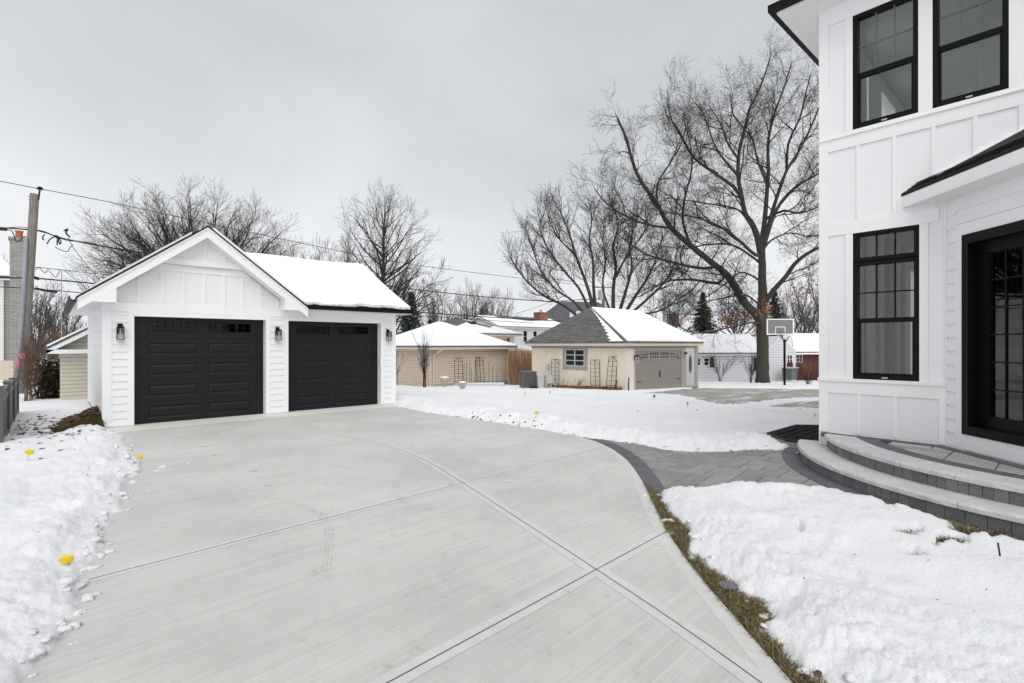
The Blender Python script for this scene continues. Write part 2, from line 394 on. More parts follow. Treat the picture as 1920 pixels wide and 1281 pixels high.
def gp(px, py, z=0.0): q = gnd(px, py, z); return (q.x, q.y)

# ---------------------------------------------------------------- ground, drive, snow
drive_px = [(-60,1420),(20,1281),(105,1130),(178,1010),(215,930),(228,870),(213,803)]
drive_r = [(742,760),(800,769),(870,780),(940,790),(1000,800),(1045,808),(1085,818),(1118,828),(1150,843),(1175,862),(1190,880),(1203,900),(1212,918),(1250,995),(1285,1046),(1320,1090),(1400,1183),(1487,1281),(1600,1400)]
drive = [(-2.5,-6.0),(-1.4,0.8)]+[gp(*p) for p in drive_px]+[(0.83,14.3),(7.84,14.3)]+[gp(*p) for p in drive_r]+[(2.2,-.8),(2.0,-6)]
cleared = [(-2.5,-6.5),(-1.35,0.8)]+[gp(*p) for p in [(-40,1420),(45,1281),(80,1225),(118,1175),(145,1110),(172,1060),(205,1000),(235,950),(236,905),(262,880),(248,852),(238,826),(213,806)]]+\
  [(0.83,14.3),(7.84,14.3)]+[gp(*p) for p in [(742,762),(800,773),(870,784),(940,794),(1010,805),(1060,813),(1110,822)]]+\
  [gp(1180,828,.02),gp(1260,836,.08),gp(1380,844,.16),gp(1480,848,.2)]+[(8.6,2.3),(8.2,0.5),(6.6,.3)]+\
  [gp(1590,914,.27),gp(1530,905,.26),gp(1480,905,.24),gp(1400,902,.19),gp(1330,907,.13),gp(1250,908,.06),gp(1226,925),gp(1243,965),gp(1285,1000),gp(1296,1035),gp(1332,1075),gp(1378,1110),gp(1438,1135),gp(1420,1178),gp(1458,1225),gp(1490,1262),gp(1545,1281),gp(1590,1330)]+[(2.45,-.8),(2.2,-6.5)]
side = [gp(192,803),gp(120,812),gp(128,790,),gp(150,780),gp(185,790)]
leafbed = [(-.02,13.75),(0.85,13.75),(0.85,16.8),(.35,16.2),(.02,15)]
def tg(px, py):
    z = 0.
    for _ in range(30): g = gnd(px, py, z); z += (T(g.x, g.y)-z)*.5
    return (g.x, g.y)
neigh = [tg(*p) for p in [(1185,739),(1240,739.5),(1283,743),(1310,750),(1352,759),(1400,757),(1440,752),(1480,748),(1540,746),(1700,746),(1700,730),(1480,729),(1440,728),(1350,728),(1310,727),(1250,732)]]
neigh2 = [tg(*p) for p in [(1430,764),(1470,757),(1500,753),(1545,750),(1640,750),(1640,767),(1540,767),(1490,766)]]
grate = [(8.62,2.5),(8.62,3.1),(9.0,3.55),(10.3,3.55),(10.7,3.1),(10.7,2.5)]
patches = [(gp(1500,985,.2),.10,.05),(gp(1723,985,.27),.10,.10),(gp(1765,1010,.22),.16,.06),(gp(1700,1000,.2),.07,.1),(gp(1790,1015,.2),.06,.1),(gp(1720,1052,.12),.08,.12),(gp(1763,1014,.22),.06,.1),(gp(1815,984,.27),.23,.17)]

def snow_h(x, y):
    sd = sdist(x, y, cleared)
    r = np.hypot(x-STC[0], y-STC[1])
    right = (r < 7.5) & (y < 3.2+.25*(x-5)) & (x > 2)          # the triangle by the steps
    nz = fbm(x*2.6, y*2.6, 3, 4)-.5; nf = fbm(x*11, y*11, 9, 3)-.5
    t = sd+nz*.22+nf*.09
    w1 = worley(x*6.5, y*6.5, 3); w2 = worley(x*15, y*15, 7); w3 = worley(x*30, y*30, 11); big = fbm(x*.9, y*.9, 33, 3); med = fbm(x*2.2, y*2.2, 41, 3)
    clump = .5*w1+.3*w2+.2*w3
    left = (x < 1.2) & (y < 13.6)
    zone = sm((fbm(x*1.3, y*1.3, 61, 3)-.34)/.3)
    thick = .050+.035*(big-.5)+.03*(med-.5)
    amp = np.exp(-((sd-.25)/.55)**2)*.075
    amp = amp*.85+np.where(right, .030*zone*sm((r-3.6)/1.2), 0)+np.where(left, .030*(.4+.6*zone), 0)
    yard = (x > 3) & (y > 3.2)
    amp = np.where(yard, np.exp(-((sd-.65)/.75)**2)*.12*(.3+1.4*med), amp)
    body = np.where(right, .035*np.exp(-((r-4.7)/1.0)**2)*np.exp(-((y-1.9)/1.6)**2)+.085*(med-.5)*zone+.015*(nf*zone), 0)+np.where(left, .09*(med-.5)+.02+.03*nf, 0)
    pile = amp*(clump+.25)+body
    Hs = (thick+np.maximum(pile, -.02))*(.35*sm(t/.07)+.65*sm(t/.38))
    Hs = np.where(t < 0, np.maximum(t*1.2, -1)*.6-.02, Hs-.008)
    # thinner snow beside the steps, with turf showing through
    near = right*(1-sm((r-3.3)/.9)); Hs = Hs-near*(.012+.055*np.clip(nz-.02, 0, 1)*1.6)
    Hs = Hs-np.where(y > -4, sm((3.44-r)/.16)*.3, 0)
    for (c, a, b) in patches:
        e = np.sqrt(((x-c[0])/a)**2+((y-c[1])/b)**2)+nf*1.6+nz; Hs = Hs-.22*(1-sm((e-.2)/.8))
    for poly, w in ((leafbed, .25), (neigh, .5), (neigh2, .4), (grate, .05)):
        e = sdist(x, y, poly)+nz*w+nf*w*.3; Hs = np.where(e < .15, np.minimum(Hs, e*.8-.03), Hs)
    # bare ground round the big oak and along the far wall
    for c, a in ((at(1430,718,36), 1.1), (at(1000,722,27), .25)):
        e = np.hypot(x-c[0], y-c[1])/a+nz*1.2; Hs = Hs-.15*(1-sm(e-.6))
    Hs = Hs-.06*sm((x-32)/6)*np.clip(nz*3-.55, 0, 1)*3
    return Hs

def polar(name, mat, hf, r0, r1, fine, coarse, dang, behind=True, smooth=True, kind='structure', rfine=30):
    th0 = A0
    a = list(np.arange(-R(56), R(56), R(dang)))
    if behind: a = list(np.arange(-math.pi, -R(56), R(4)))+a+list(np.arange(R(56), math.pi+.001, R(4)))
    a = np.array(a)+th0
    r = [r0]
    while r[-1] < r1: r.append(r[-1]*(1+(fine if r[-1] < rfine else coarse)))
    r = np.array(r); RR, AA = np.meshgrid(r, a, indexing='ij')
    X = RR*np.cos(AA); Y = RR*np.sin(AA)
    Z = hf(X, Y)
    n, m = X.shape
    v = np.stack([X, Y, Z], -1).reshape(-1, 3)
    idx = np.arange(n*m).reshape(n, m)
    q = np.stack([idx[:-1, :-1], idx[1:, :-1], idx[1:, 1:], idx[:-1, 1:]], -1).reshape(-1, 4)
    me = bpy.data.meshes.new(name); me.vertices.add(len(v)); me.vertices.foreach_set('co', v.ravel())
    me.loops.add(q.size); me.loops.foreach_set('vertex_index', q.ravel().astype(np.int32))
    me.polygons.add(len(q)); me.polygons.foreach_set('loop_start', np.arange(0, q.size, 4, dtype=np.int32))
    try: me.polygons.foreach_set('loop_total', np.full(len(q), 4, dtype=np.int32))
    except Exception: pass
    me.update(calc_edges=True); me.validate()
    if smooth: me.polygons.foreach_set('use_smooth', [True]*len(me.polygons))
    me.materials.append(M[mat]); o = bpy.data.objects.new(name, me); COL.objects.link(o); tag(o, kind=kind); ORIG[o.name] = (0, 0, 0); return o
def ground_h(x, y):
    return terrain(x, y)-.035
polar('ground', 'soil', ground_h, .3, 900, .05, .08, 2)
def snow_z(x, y):
    return terrain(x, y)+snow_h(x, y)
polar('snow', 'snow', snow_z, 1.3, 880, .0085, .05, .14)
def drape(name, poly, mat, up, st):
    x0, x1 = min(p[0] for p in poly)-.5, max(p[0] for p in poly)+.5; y0, y1 = min(p[1] for p in poly)-.5, max(p[1] for p in poly)+.5
    xs = np.arange(x0, x1, st); ys = np.arange(y0, y1, st); X, Y = np.meshgrid(xs, ys, indexing='ij'); Z = terrain(X, Y)+up; K = sdist(X, Y, poly) < .35
    n, m = X.shape; mb = MB(); mb.v = list(map(tuple, np.stack([X, Y, Z], -1).reshape(-1, 3)))
    mb.f = [(i*m+j, (i+1)*m+j, (i+1)*m+j+1, i*m+j+1) for i in range(n-1) for j in range(m-1) if K[i, j] and K[i+1, j+1]]; mb.mi = [0]*len(mb.f)
    o = mb.build(name, mat); tag(o, kind='structure'); return o
drape('neighbour_driveway', neigh, 'far_drive', -.012, .3)
drape('neighbour_path', neigh2, 'far_drive', -.012, .25)
# the drive (a slab), its apron, joints
MB().prism([p for p in drive], -.14, 0.0).build('driveway', 'concrete').__setitem__('kind', 'structure')
MB().prism([(.70,13.28),(7.95,13.42),(7.95,14.24),(.70,14.24)], -.05, .006).build('garage_apron', 'apron').__setitem__('kind', 'structure')
def ribbon(mb, pts, w, z):
    n = len(pts); P = [Vector(p[:2]) for p in pts]
    if not hasattr(w, '__len__'): w = [w]*n
    L = []; Rr = []
    for i in range(n):
        d = (P[min(i+1, n-1)]-P[max(i-1, 0)]).normalized(); q = Vector((-d.y, d.x))*w[i]/2
        L.append(P[i]+q); Rr.append(P[i]-q)
    vs = [(p.x, p.y, z) for p in L]+[(p.x, p.y, z) for p in Rr]
    mb.add(vs, [(n+i, n+i+1, i+1, i) for i in range(n-1)])
def smoothline(pts, k=8):
    out = []; n = len(pts)
    for i in range(n-1):
        p0, p1, p2, p3 = (Vector(pts[max(i-1, 0)]), Vector(pts[i]), Vector(pts[i+1]), Vector(pts[min(i+2, n-1)]))
        for j in range(k):
            t = j/k; out.append(.5*((2*p1)+(p2-p0)*t+(2*p0-5*p1+4*p2-p3)*t*t+(3*p1-p0-3*p2+p3)*t*t*t))
    out.append(Vector(pts[-1])); return out
c3 = lambda x, y: gp(300+x/1.92, 740+y/1.92)
lineA = smoothline([c3(475,90),c3(560,118),c3(650,145),c3(760,168),c3(850,195),c3(960,240),c3(1085,315),c3(1570,630),c3(1920,865),c3(2400,1210)])
dj = drive
def cross(a, b): return [Vector(a), Vector(b)]
lineB = cross(gp(140,1094), c3(1590,190)); lineC = cross(gp(600,1350), c3(1830,490)); lineD = cross(gp(262,868), c3(1340,118)); 
cr = MB()
for ln, w in ((lineA, .009), (lineB, .008), (lineC, .009)): ribbon(cr, ln, w, .0042)
ribbon(cr, lineD, .004, .0042)
sm_ = MB()
for ln, w in ((lineA, .17), (lineB, .13), (lineC, .15)):
    ribbon(sm_, ln, w, .0026 if ln is lineA else .0020)
edge_r = smoothline([gp(*p) for p in drive_r[3:]], 4)
sm2 = []
for i, p in enumerate(edge_r):
    d = (edge_r[min(i+1, len(edge_r)-1)]-edge_r[max(i-1, 0)]).normalized(); sm2.append(p+Vector((d.y, -d.x))*.065*1)
def inside_drive(p): return sdist(np.array([p.x]), np.array([p.y]), drive)[0] < 0
if not inside_drive(sm2[10]): sm2 = [2*e-s_ for e, s_ in zip(edge_r, sm2)]
ribbon(sm_, sm2, .11, .0014)
o = sm_.build('joint_border', 'concrete_smooth'); o['kind'] = 'structure'
o = cr.build('control_joint', 'joint'); o['kind'] = 'structure'

# tyre marks scuffed on the concrete
def scuff():
    m, nt, b = newmat('tyre_scuff'); out = nt.nodes['Material Output']
    t = N(nt, 'ShaderNodeBsdfTransparent'); b.inputs['Base Color'].default_value = (.17, .165, .16, 1); b.inputs['Roughness'].default_value = .9
    n = noise(nt, 9, 5, .8, pos(nt)); n2 = noise(nt, 1.3, 3, .6, pos(nt))
    f = mth(nt, 'MULTIPLY', ramp(nt, n.outputs[0], [(.42, (0, 0, 0)), (.75, (.42,)*3)]).outputs[0], ramp(nt, n2.outputs[0], [(.35, (.15,)*3), (.65, (1, 1, 1))]).outputs[0])
    mx = N(nt, 'ShaderNodeMixShader'); nt.links.new(f, mx.inputs[0]); nt.links.new(t.outputs[0], mx.inputs[1]); nt.links.new(b.outputs[0], mx.inputs[2]); nt.links.new(mx.outputs[0], out.inputs[0]); return m
M['scuff'] = scuff()
tm = MB()
for pts in ([(300,500),(302,460),(340,418),(420,390),(500,400),(570,430),(600,470),(612,520),(605,580),(598,640)],[(240,500),(255,460),(300,430)],
            [(878,275),(855,320),(850,350),(870,385),(915,405),(980,415)],[(1140,445),(1200,452),(1250,458)],[(620,250),(660,262),(720,265)],[(530,640),(575,655),(620,655)],[(560,625),(590,645),(615,652)]):
    w = smoothline([c3(*p) for p in pts], 6)
    for off in (-.03, 0, .03):
        q = []
        for i, p in enumerate(w):
            d = (w[min(i+1, len(w)-1)]-w[max(i-1, 0)]).normalized(); q.append(p+Vector((-d.y, d.x))*off)
        ribbon(tm, q, .016, .0052)
for (x, y, a, b_) in ((155,188,18,2),(195,218,9,1.5),(338,277,20,3),(392,329,20,4),(245,252,12,3),(1045,325,10,3),(385,372,14,3)):
    tm.prism([c3(x+a*math.cos(t)*random.uniform(.7, 1.1), y+b_*math.sin(t)*random.uniform(.7, 1.1)) for t in [k*.63 for k in range(10)]], .0030, .0050)
tag(tm.build('tyre_marks', 'scuff'), kind='structure')

# scattered lumps of snow along the edges and on the drive
def lumps():
    mb = MB(); rnd = random.Random(5); base = []
    bm = bmesh.new(); bmesh.ops.create_icosphere(bm, subdivisions=2, radius=1); V0 = [v.co.copy() for v in bm.verts]; F0 = [tuple(v.index for v in f.verts) for f in bm.faces]; bm.free()
    n = len(cleared)
    for i in range(n):
        a, b = Vector(cleared[i]), Vector(cleared[(i+1) % n]); L = (b-a).length
        if a.y < .5 or b.y < .5 or (a.y > 14 and b.y > 14) or (a.x > 7.5 and a.y < 2.8): continue
        nrm = Vector((-(b-a).y, (b-a).x)).normalized(); c = (a+b)/2+nrm*.1
        if sdist(np.array([c.x]), np.array([c.y]), cleared)[0] < 0: nrm = -nrm   # nrm points into the snow
        near = a.x < 2.5
        for k in range(int(L*(10 if near else 7))):
            base.append((a+(b-a)*rnd.random()+nrm*rnd.gauss(.06, .07), rnd.uniform(.008, .03)*(1.15 if near else 1)*(1.6 if rnd.random() < .08 else 1)))
    for (px, py, r) in ((398/2.4575,893/2.4575+760,.04),(455/2.4575,695/2.4575+760,.05),(310/2.4575,860/2.4575+760,.05),(745/2.4575,287/2.4575+760,.03),(720/2.4575,303/2.4575+760,.022),(672/2.4575,394/2.4575+760,.018),(870/2.4575,268/2.4575+760,.014),(280/2.4575,1045/2.4575+760,.05),(330/2.4575,1100/2.4575+760,.012)):
        g = gnd(px, py); base.append((Vector((g.x, g.y)), r)); base.append((Vector((g.x+r*1.4, g.y+r*.4)), r*.6))
    for p, r in base:
        sx, sy, sz = rnd.uniform(.7, 2.0), rnd.uniform(.7, 1.4), rnd.uniform(.35, .8); ph = rnd.uniform(0, 6.3); ca, sa = math.cos(ph), math.sin(ph)
        z = max(T(p.x, p.y)+.0, float(snow_z(np.array([p.x]), np.array([p.y]))[0]) if True else 0)
        k = rnd.uniform(0, 99); vs = []
        for v in V0:
            f = 1+.30*math.sin(3.1*v.x+k)+.22*math.sin(5.3*v.y+k*2)+.16*math.sin(7*v.z+k*3)+rnd.uniform(-.12, .12)
            x, y, zz = v.x*sx*r*f, v.y*sy*r*f, v.z*sz*r*f; vs.append((p.x+x*ca-y*sa, p.y+x*sa+y*ca, z+zz+r*sz*.15))
        mb.add(vs, F0)
    return mb
tag(lumps().build('snow_clumps', 'snow', smooth=True), 'loose clumps of shovelled snow along the edges of the driveway', 'snow clumps', kind='stuff')

# snow smears on the drive
ms = MB(); rs = random.Random(9)
for (x, y, a) in ((1340,150,18),(1290,180,22),(1335,200,14),(1060,160,22),(900,188,40),(1250,312,26),(1445,713,20),(1405,405,12),(1615,248,12),(1490,318,9),(8,262,9),(222,433,6),(1870,585,16),(1895,640,20)):
    c = [c3(x+a*math.cos(t)*rs.uniform(.3, 1.1), y+a*.22*math.sin(t)*rs.uniform(.3, 1.1)) for t in [k*.52 for k in range(12)]]
    ms.prism(c, .0040, .0060)
def smear():
    m, nt, b = newmat('snow_dusting'); out = nt.nodes['Material Output']; t = N(nt, 'ShaderNodeBsdfTransparent'); b.inputs['Base Color'].default_value = (.85, .86, .88, 1)
    n = noise(nt, 22, 5, .8, pos(nt)); f = ramp(nt, n.outputs[0], [(.45, (0, 0, 0)), (.62, (.8,)*3)]).outputs[0]
    mx = N(nt, 'ShaderNodeMixShader'); nt.links.new(f, mx.inputs[0]); nt.links.new(t.outputs[0], mx.inputs[1]); nt.links.new(b.outputs[0], mx.inputs[2]); nt.links.new(mx.outputs[0], out.inputs[0]); return m
M['smear'] = smear(); tag(ms.build('snow_dusting', 'smear'), 'thin dusting of snow scuffed over the concrete drive', 'snow dusting', kind='stuff')

# dead grass at the drive's edges and in the thawed patches
def blades(name, label, regions, n, mat='grass', hmin=.025, hmax=.07, seed=3, zf=None):
    mb = MB(); rnd = random.Random(seed); tot = 0; xs = []; ys = []
    for (poly, k) in regions:
        x0 = min(p[0] for p in poly); x1 = max(p[0] for p in poly); y0 = min(p[1] for p in poly); y1 = max(p[1] for p in poly); c = 0; g = 0
        while c < k and g < k*12:
            g += 400; X = np.array([rnd.uniform(x0, x1) for _ in range(400)]); Y = np.array([rnd.uniform(y0, y1) for _ in range(400)])
            ok = (sdist(X, Y, poly) < 0) & (sdist(X, Y, drive) > .0)
            for a, b in zip(X[ok], Y[ok]):
                xs.append(a); ys.append(b); c += 1
    zz = terrain(np.array(xs), np.array(ys))
    if zf: zz = [zf(a, b) for a, b in zip(xs, ys)]
    for a, b, z in zip(xs, ys, zz):
        h = rnd.uniform(hmin, hmax); t = rnd.uniform(0, 6.28); w = rnd.uniform(.0025, .0045); lx, ly = rnd.gauss(0, .6)*h, rnd.gauss(0, .6)*h
        cx, cy = math.cos(t)*w, math.sin(t)*w; z -= .03
        mb.add([(a-cx, b-cy, z), (a+cx, b+cy, z), (a+lx*.5+cx*.7, b+ly*.5+cy*.7, z+h*.7), (a+lx*.5-cx*.7, b+ly*.5-cy*.7, z+h*.7), (a+lx, b+ly, z+h)], [(0, 1, 2, 3), (3, 2, 4)])
    return tag(mb.build(name, mat), label, name.replace('_', ' '), kind='stuff')
strip = [gp(*p) for p in [(1208,905),(1250,995),(1320,1090),(1400,1183),(1487,1281),(1640,1400),(1680,1400),(1560,1290),(1480,1240),(1445,1180),(1460,1140),(1400,1105),(1345,1075),(1300,1000),(1255,960),(1236,925)]]
lstrip = [gp(*p) for p in [(218,806),(235,870),(222,930),(190,1005),(118,1125),(40,1260),(0,1330),(60,1330),(90,1230),(130,1140),(210,1010),(245,950),(246,900),(262,870),(256,830)]]
lstrip2 = [(p[0]-.12, p[1]-.05) for p in [gp(*q) for q in [(225,930),(190,1005),(118,1125),(40,1260),(0,1330)]]]+[gp(*q) for q in [(10,1330),(55,1260),(130,1125),(205,1005),(238,930)]]
pr = []
for (c, a, b) in patches: pr.append(([(c[0]+a*1.5*math.cos(t), c[1]+b*1.5*math.sin(t)) for t in [k*.7 for k in range(9)]], 170 if a < .2 else 420))
stepside = [(STC[0]+3.2*math.cos(R(t)), STC[1]+3.2*math.sin(R(t))) for t in range(150, 192, 4)]+[(STC[0]+3.36*math.cos(R(t)), STC[1]+3.36*math.sin(R(t))) for t in range(190, 148, -4)]
yardedge = [gp(*p) for p in [(760,768),(870,783),(1000,803),(1085,819),(1085,812),(1000,796),(870,777),(760,764)]]
blades('grass', 'matted brown winter grass along the edge of the concrete drive', [(strip, 15000), (lstrip, 3500), (lstrip2, 1500), (stepside, 900), (yardedge, 900)]+pr, 0)
mul = [(STC[0]+3.2*math.cos(R(t)), STC[1]+3.2*math.sin(R(t))) for t in range(164, 186, 3)]+[(STC[0]+3.45*math.cos(R(t)), STC[1]+3.45*math.sin(R(t))) for t in range(185, 166, -3)]
blades('wood_mulch', 'red brown mulch chips against the curved step riser', [(mul, 900)], 0, 'mulch', .03, .06, 8)

# leaves heaped by the garage corner over a strip of turf
mb = MB(); rnd = random.Random(2)
for i in range(2000):
    if i < 1700:
        u = rnd.random(); x = .84-abs(rnd.gauss(0, .36)); y = rnd.uniform(14.35, 16.8)
    else: x = rnd.gauss(-.15, .5); y = rnd.gauss(14.4, 1.3)
    if x > .83 or x < -.6: continue
    pile = .34*math.exp(-((.83-x)/.44)**2)*max(0, 1-((y-15.2)/1.7)**2) if i < 1700 else float(max(snow_h(np.array([x]), np.array([y]))[0], 0))
    z = T(x, y)+pile*(1 if i >= 1700 else rnd.uniform(.55, 1.05))+.012; s = rnd.uniform(.03, .06); a = rnd.uniform(0, 6.3); tl = rnd.gauss(0, .35)
    c, d = math.cos(a), math.sin(a)
    mb.add([(x-c*s, y-d*s, z), (x-d*s*.6, y+c*s*.6, z+tl*s), (x+c*s, y+d*s, z+tl*s*.4), (x+d*s*.6, y-c*s*.6, z-tl*s*.3)], [(0, 1, 2, 3)])
tag(mb.build('fallen_leaves', 'leaf'), 'brown leaves heaped against the left side of the white garage', 'fallen leaves', kind='stuff')
mb = MB(); g = 14; vs = []
for i in range(g+1):
    for j in range(g+1):
        x = .84-1.0*i/g; y = 13.75+3.0*j/g; vs.append((x, y, T(x, y)-.03+.32*math.exp(-((.83-x)/.44)**2)*max(0, 1-((y-15.2)/1.7)**2)+rnd.uniform(-.01, .01)))
mb.add(vs, [(i*(g+1)+j, (i+1)*(g+1)+j, (i+1)*(g+1)+j+1, i*(g+1)+j+1) for i in range(g) for j in range(g)])
o = mb.build('mound', 'soil', smooth=True); o.name = 'turf_mound'; tag(o, kind='structure')
turf = [(.12,13.7),(.83,13.7),(.83,14.5),(.0,14.5)]
blades('turf_strip', 'short olive turf below the heap of leaves at the garage corner', [(turf, 4200)], 0, 'turf', .03, .08, 12, lambda x, y: T(x, y)+.02+.32*math.exp(-((.83-x)/.44)**2)*max(0, 1-((y-15.2)/1.7)**2))

# paver path
def ashlar(x0, x1, y0, y1, u, seed):
    nx, ny = int((x1-x0)/u), int((y1-y0)/u); occ = [[False]*ny for _ in range(nx)]; rnd = random.Random(seed); out = []
    for j in range(ny):
        for i in range(nx):
            if occ[i][j]: continue
            opts = [(3, 2), (2, 2), (2, 1), (3, 2), (2, 3), (1, 2)]; rnd.shuffle(opts)
            for (a, b) in opts+[(1, 1)]:
                if i+a <= nx and j+b <= ny and all(not occ[i+p][j+q] for p in range(a) for q in range(b)):
                    for p in range(a):
                        for q in range(b): occ[i+p][j+q] = True
                    out.append((x0+i*u, x0+(i+a)*u, y0+j*u, y0+(j+b)*u)); break
    return out
def stone(mb, c, hf, drop=0., g=.006, b=.010, th=.05):
    "a paver from its four corners, gap g and a small bevel b"
    cx = sum(p[0] for p in c)/4; cy = sum(p[1] for p in c)/4
    def ins(k):
        o = []
        for p in c:
            d = Vector((p[0]-cx, p[1]-cy)); L = d.length; d = d*max(0, (L-k*1.41)/L); o.append((cx+d.x, cy+d.y))
        return o
    a, t = ins(g), ins(g+b); vs = [(p[0], p[1], hf(*p)-th-drop) for p in a]+[(p[0], p[1], hf(*p)-b*.6-drop) for p in a]+[(p[0], p[1], hf(*p)-drop) for p in t]
    mb.add(vs, [(0, 1, 5, 4), (1, 2, 6, 5), (2, 3, 7, 6), (3, 0, 4, 7), (4, 5, 9, 8), (5, 6, 10, 9), (6, 7, 11, 10), (7, 4, 8, 11), (8, 9, 10, 11)])
mb = MB()
pathpoly = [gp(1075,812), gp(1180,818,.02), gp(1260,825,.08), gp(1500,835,.2), (8.7,2.9), (8.2,0.5), (6.3,.3), gp(1600,940,.2), gp(1400,922,.1), gp(1240,925,0), gp(1205,925), gp(1180,880), gp(1140,845), gp(1100,828)]
for (a, b, c, d) in ashlar(3.6, 9.0, .3, 6.9, .155, 4):
    m = ((a+b)/2, (c+d)/2)
    if sdist(np.array([m[0]]), np.array([m[1]]), pathpoly)[0] < .12: stone(mb, [(a, c), (b, c), (b, d), (a, d)], T, .006)
tag(mb.build('paver_path', 'paver'), kind='structure')
mb = MB(); arc = smoothline([gp(*p) for p in [(1040,806),(1085,818),(1118,828),(1150,843),(1175,862),(1190,880),(1203,900),(1213,921)]], 30)
acc = 0; L = [0]
for i in range(1, len(arc)): L.append(L[-1]+(arc[i]-arc[i-1]).length)
def arcat(s):
    for i in range(1, len(L)):
        if L[i] >= s:
            t = (s-L[i-1])/(L[i]-L[i-1]); p = arc[i-1].lerp(arc[i], t); d = (arc[i]-arc[i-1]).normalized(); return p, Vector((-d.y, d.x))
    d = (arc[-1]-arc[-2]).normalized(); return arc[-1], Vector((-d.y, d.x))
s = 0; p, nn = arcat(L[-1]/2); sg = 1 if sdist(np.array([p.x+nn.x*.1]), np.array([p.y+nn.y*.1]), drive)[0] > 0 else -1
while s < L[-1]-.075:
    (p, n1), (q, n2) = arcat(s), arcat(s+.075); o1, o2 = p+n1*sg*.235, q+n2*sg*.235
    if sg > 0: stone(mb, [p, q, o2, o1], lambda x, y: T(x, y)+.004, 0, .0025, .004)
    else: stone(mb, [p, o1, o2, q], lambda x, y: T(x, y)+.004, 0, .0025, .004)
    s += .075
def ring(mb, r0, r1, a0, a1, w, hf, th=.05, g=.0025, b=.004):
    n = max(1, round((r1*R(a1-a0))/w)); 
    for k in range(n):
        t0, t1 = R(a0+(a1-a0)*k/n), R(a0+(a1-a0)*(k+1)/n)
        c = [(STC[0]+r*math.cos(t), STC[1]+r*math.sin(t)) for r, t in ((r0, t0), (r1, t0), (r1, t1), (r0, t1))]
        stone(mb, c, hf, 0, g, b, th)
ring(mb, 3.17, 3.42, 100, 152, .085, lambda x, y: T(x, y)+.004)
tag(mb.build('border_pavers', 'soldier'), kind='structure')

# round steps up to the door
st = thing('curved_steps', 'two curved grey stone steps rising to the black framed patio door', 'steps', (STC[0]-3, STC[1]+1, .2))
Z1, Z2 = .40, .58
def ringprism(mb, r0, r1, a0, a1, z0, z1, k=4):
    n = max(2, int((a1-a0)/k)); A = [R(a0+(a1-a0)*i/n) for i in range(n+1)]
    poly = [(STC[0]+r1*math.cos(t), STC[1]+r1*math.sin(t)) for t in A]+[(STC[0]+r0*math.cos(t), STC[1]+r0*math.sin(t)) for t in reversed(A)]
    mb.prism(poly, z0, z1)
def capring(r0, r1, a0, a1, ztop, cuts):
    mb = MB(); a = [a0]+cuts+[a1]
    for i in range(len(a)-1):
        x0, x1 = a[i]+(.06 if i else 0), a[i+1]-.06; n = max(3, int((x1-x0)/1.5)); rng = random.Random(i+int(r1*10))
        prof = [(r0, -.06), (r0, 0), (r1-.025, 0), (r1-.008, -.006), (r1, -.02), (r1, -.055), (r1-.01, -.06)]
        vs = []
        for k in range(n+1):
            t = R(x0+(x1-x0)*k/n)
            for j, (r, z) in enumerate(prof):
                rr = r+(rng.uniform(-.004, .004) if j in (3, 4, 5) else 0); zz = ztop+z+(rng.uniform(-.003, .002) if j in (3, 4) else 0)
                vs.append((STC[0]+rr*math.cos(t), STC[1]+rr*math.sin(t), zz))
        P = len(prof); fs = []
        for k in range(n):
            for j in range(P):
                j2 = (j+1) % P; fs.append((k*P+j, (k+1)*P+j, (k+1)*P+j2, k*P+j2))
        fs += [tuple(range(P)), tuple(n*P+j for j in range(P-1, -1, -1))]; mb.add(vs, fs)
    return mb
capring(2.84, 3.22, 104, 252, Z1, [127, 145, 161, 178, 196, 214, 232]).build('step_cap', 'cap', st)
capring(2.56, 2.90, 110, 252, Z2, [131, 147, 157.5, 168, 186, 205, 228]).build('step_cap', 'cap', st)
def riser(r, a0, a1, z0, z1, w):
    mb = MB(); n = round(r*R(a1-a0)/w); rng = random.Random(3); a = a0; ws = [rng.choice((.8, 1, 1, 1.5)) for _ in range(n)]; tot = sum(ws)
    for q in ws:
        b = a+(a1-a0)*q/tot; g = .045; dr = rng.uniform(-.003, .003)
        A = [R(a+g), R(b-g)]; poly = [(STC[0]+(r+dr)*math.cos(A[0]), STC[1]+(r+dr)*math.sin(A[0])), (STC[0]+(r+dr)*math.cos(A[1]), STC[1]+(r+dr)*math.sin(A[1])), (STC[0]+(r-.08)*math.cos(A[1]), STC[1]+(r-.08)*math.sin(A[1])), (STC[0]+(r-.08)*math.cos(A[0]), STC[1]+(r-.08)*math.sin(A[0]))]
        mb.prism(poly, z0, z1); a = b
    return mb
riser(3.185, 105, 250, -.1, Z1-.06, .115).build('step_riser', 'block', st)
riser(2.865, 111, 250, Z1-.01, Z2-.06, .115).build('step_riser', 'block', st)
mb = MB(); ringprism(mb, .3, 3.09, 103, 252, -.2, Z1-.065); ringprism(mb, .3, 2.77, 109, 252, Z1-.065, Z2-.062); mb.build('step_core', 'foundation', st)
mb = MB(); ring(mb, 2.33, 2.555, 100, 252, .10, lambda x, y: Z2-.004); mb.build('landing_border', 'soldier', st)
mb = MB(); _u = Vector((-1, -1)).normalized(); _n = Vector((-1, 1)).normalized(); _o = Vector((8.10, 1.095))
for k in range(22):
    a, b = _o+_u*(.03+k*.1)+_n*.03, _o+_u*(.13+k*.1)+_n*.03; stone(mb, [a[:], (a+_n*.13)[:], (b+_n*.13)[:], b[:]], lambda x, y: Z2+.001, 0, .003, .004)
for k in range(13):
    y_ = 1.12+k*.1; stone(mb, [(7.95, y_), (8.075, y_), (8.075, y_+.1), (7.95, y_+.1)], lambda x, y: Z2+.002, 0, .003, .004)
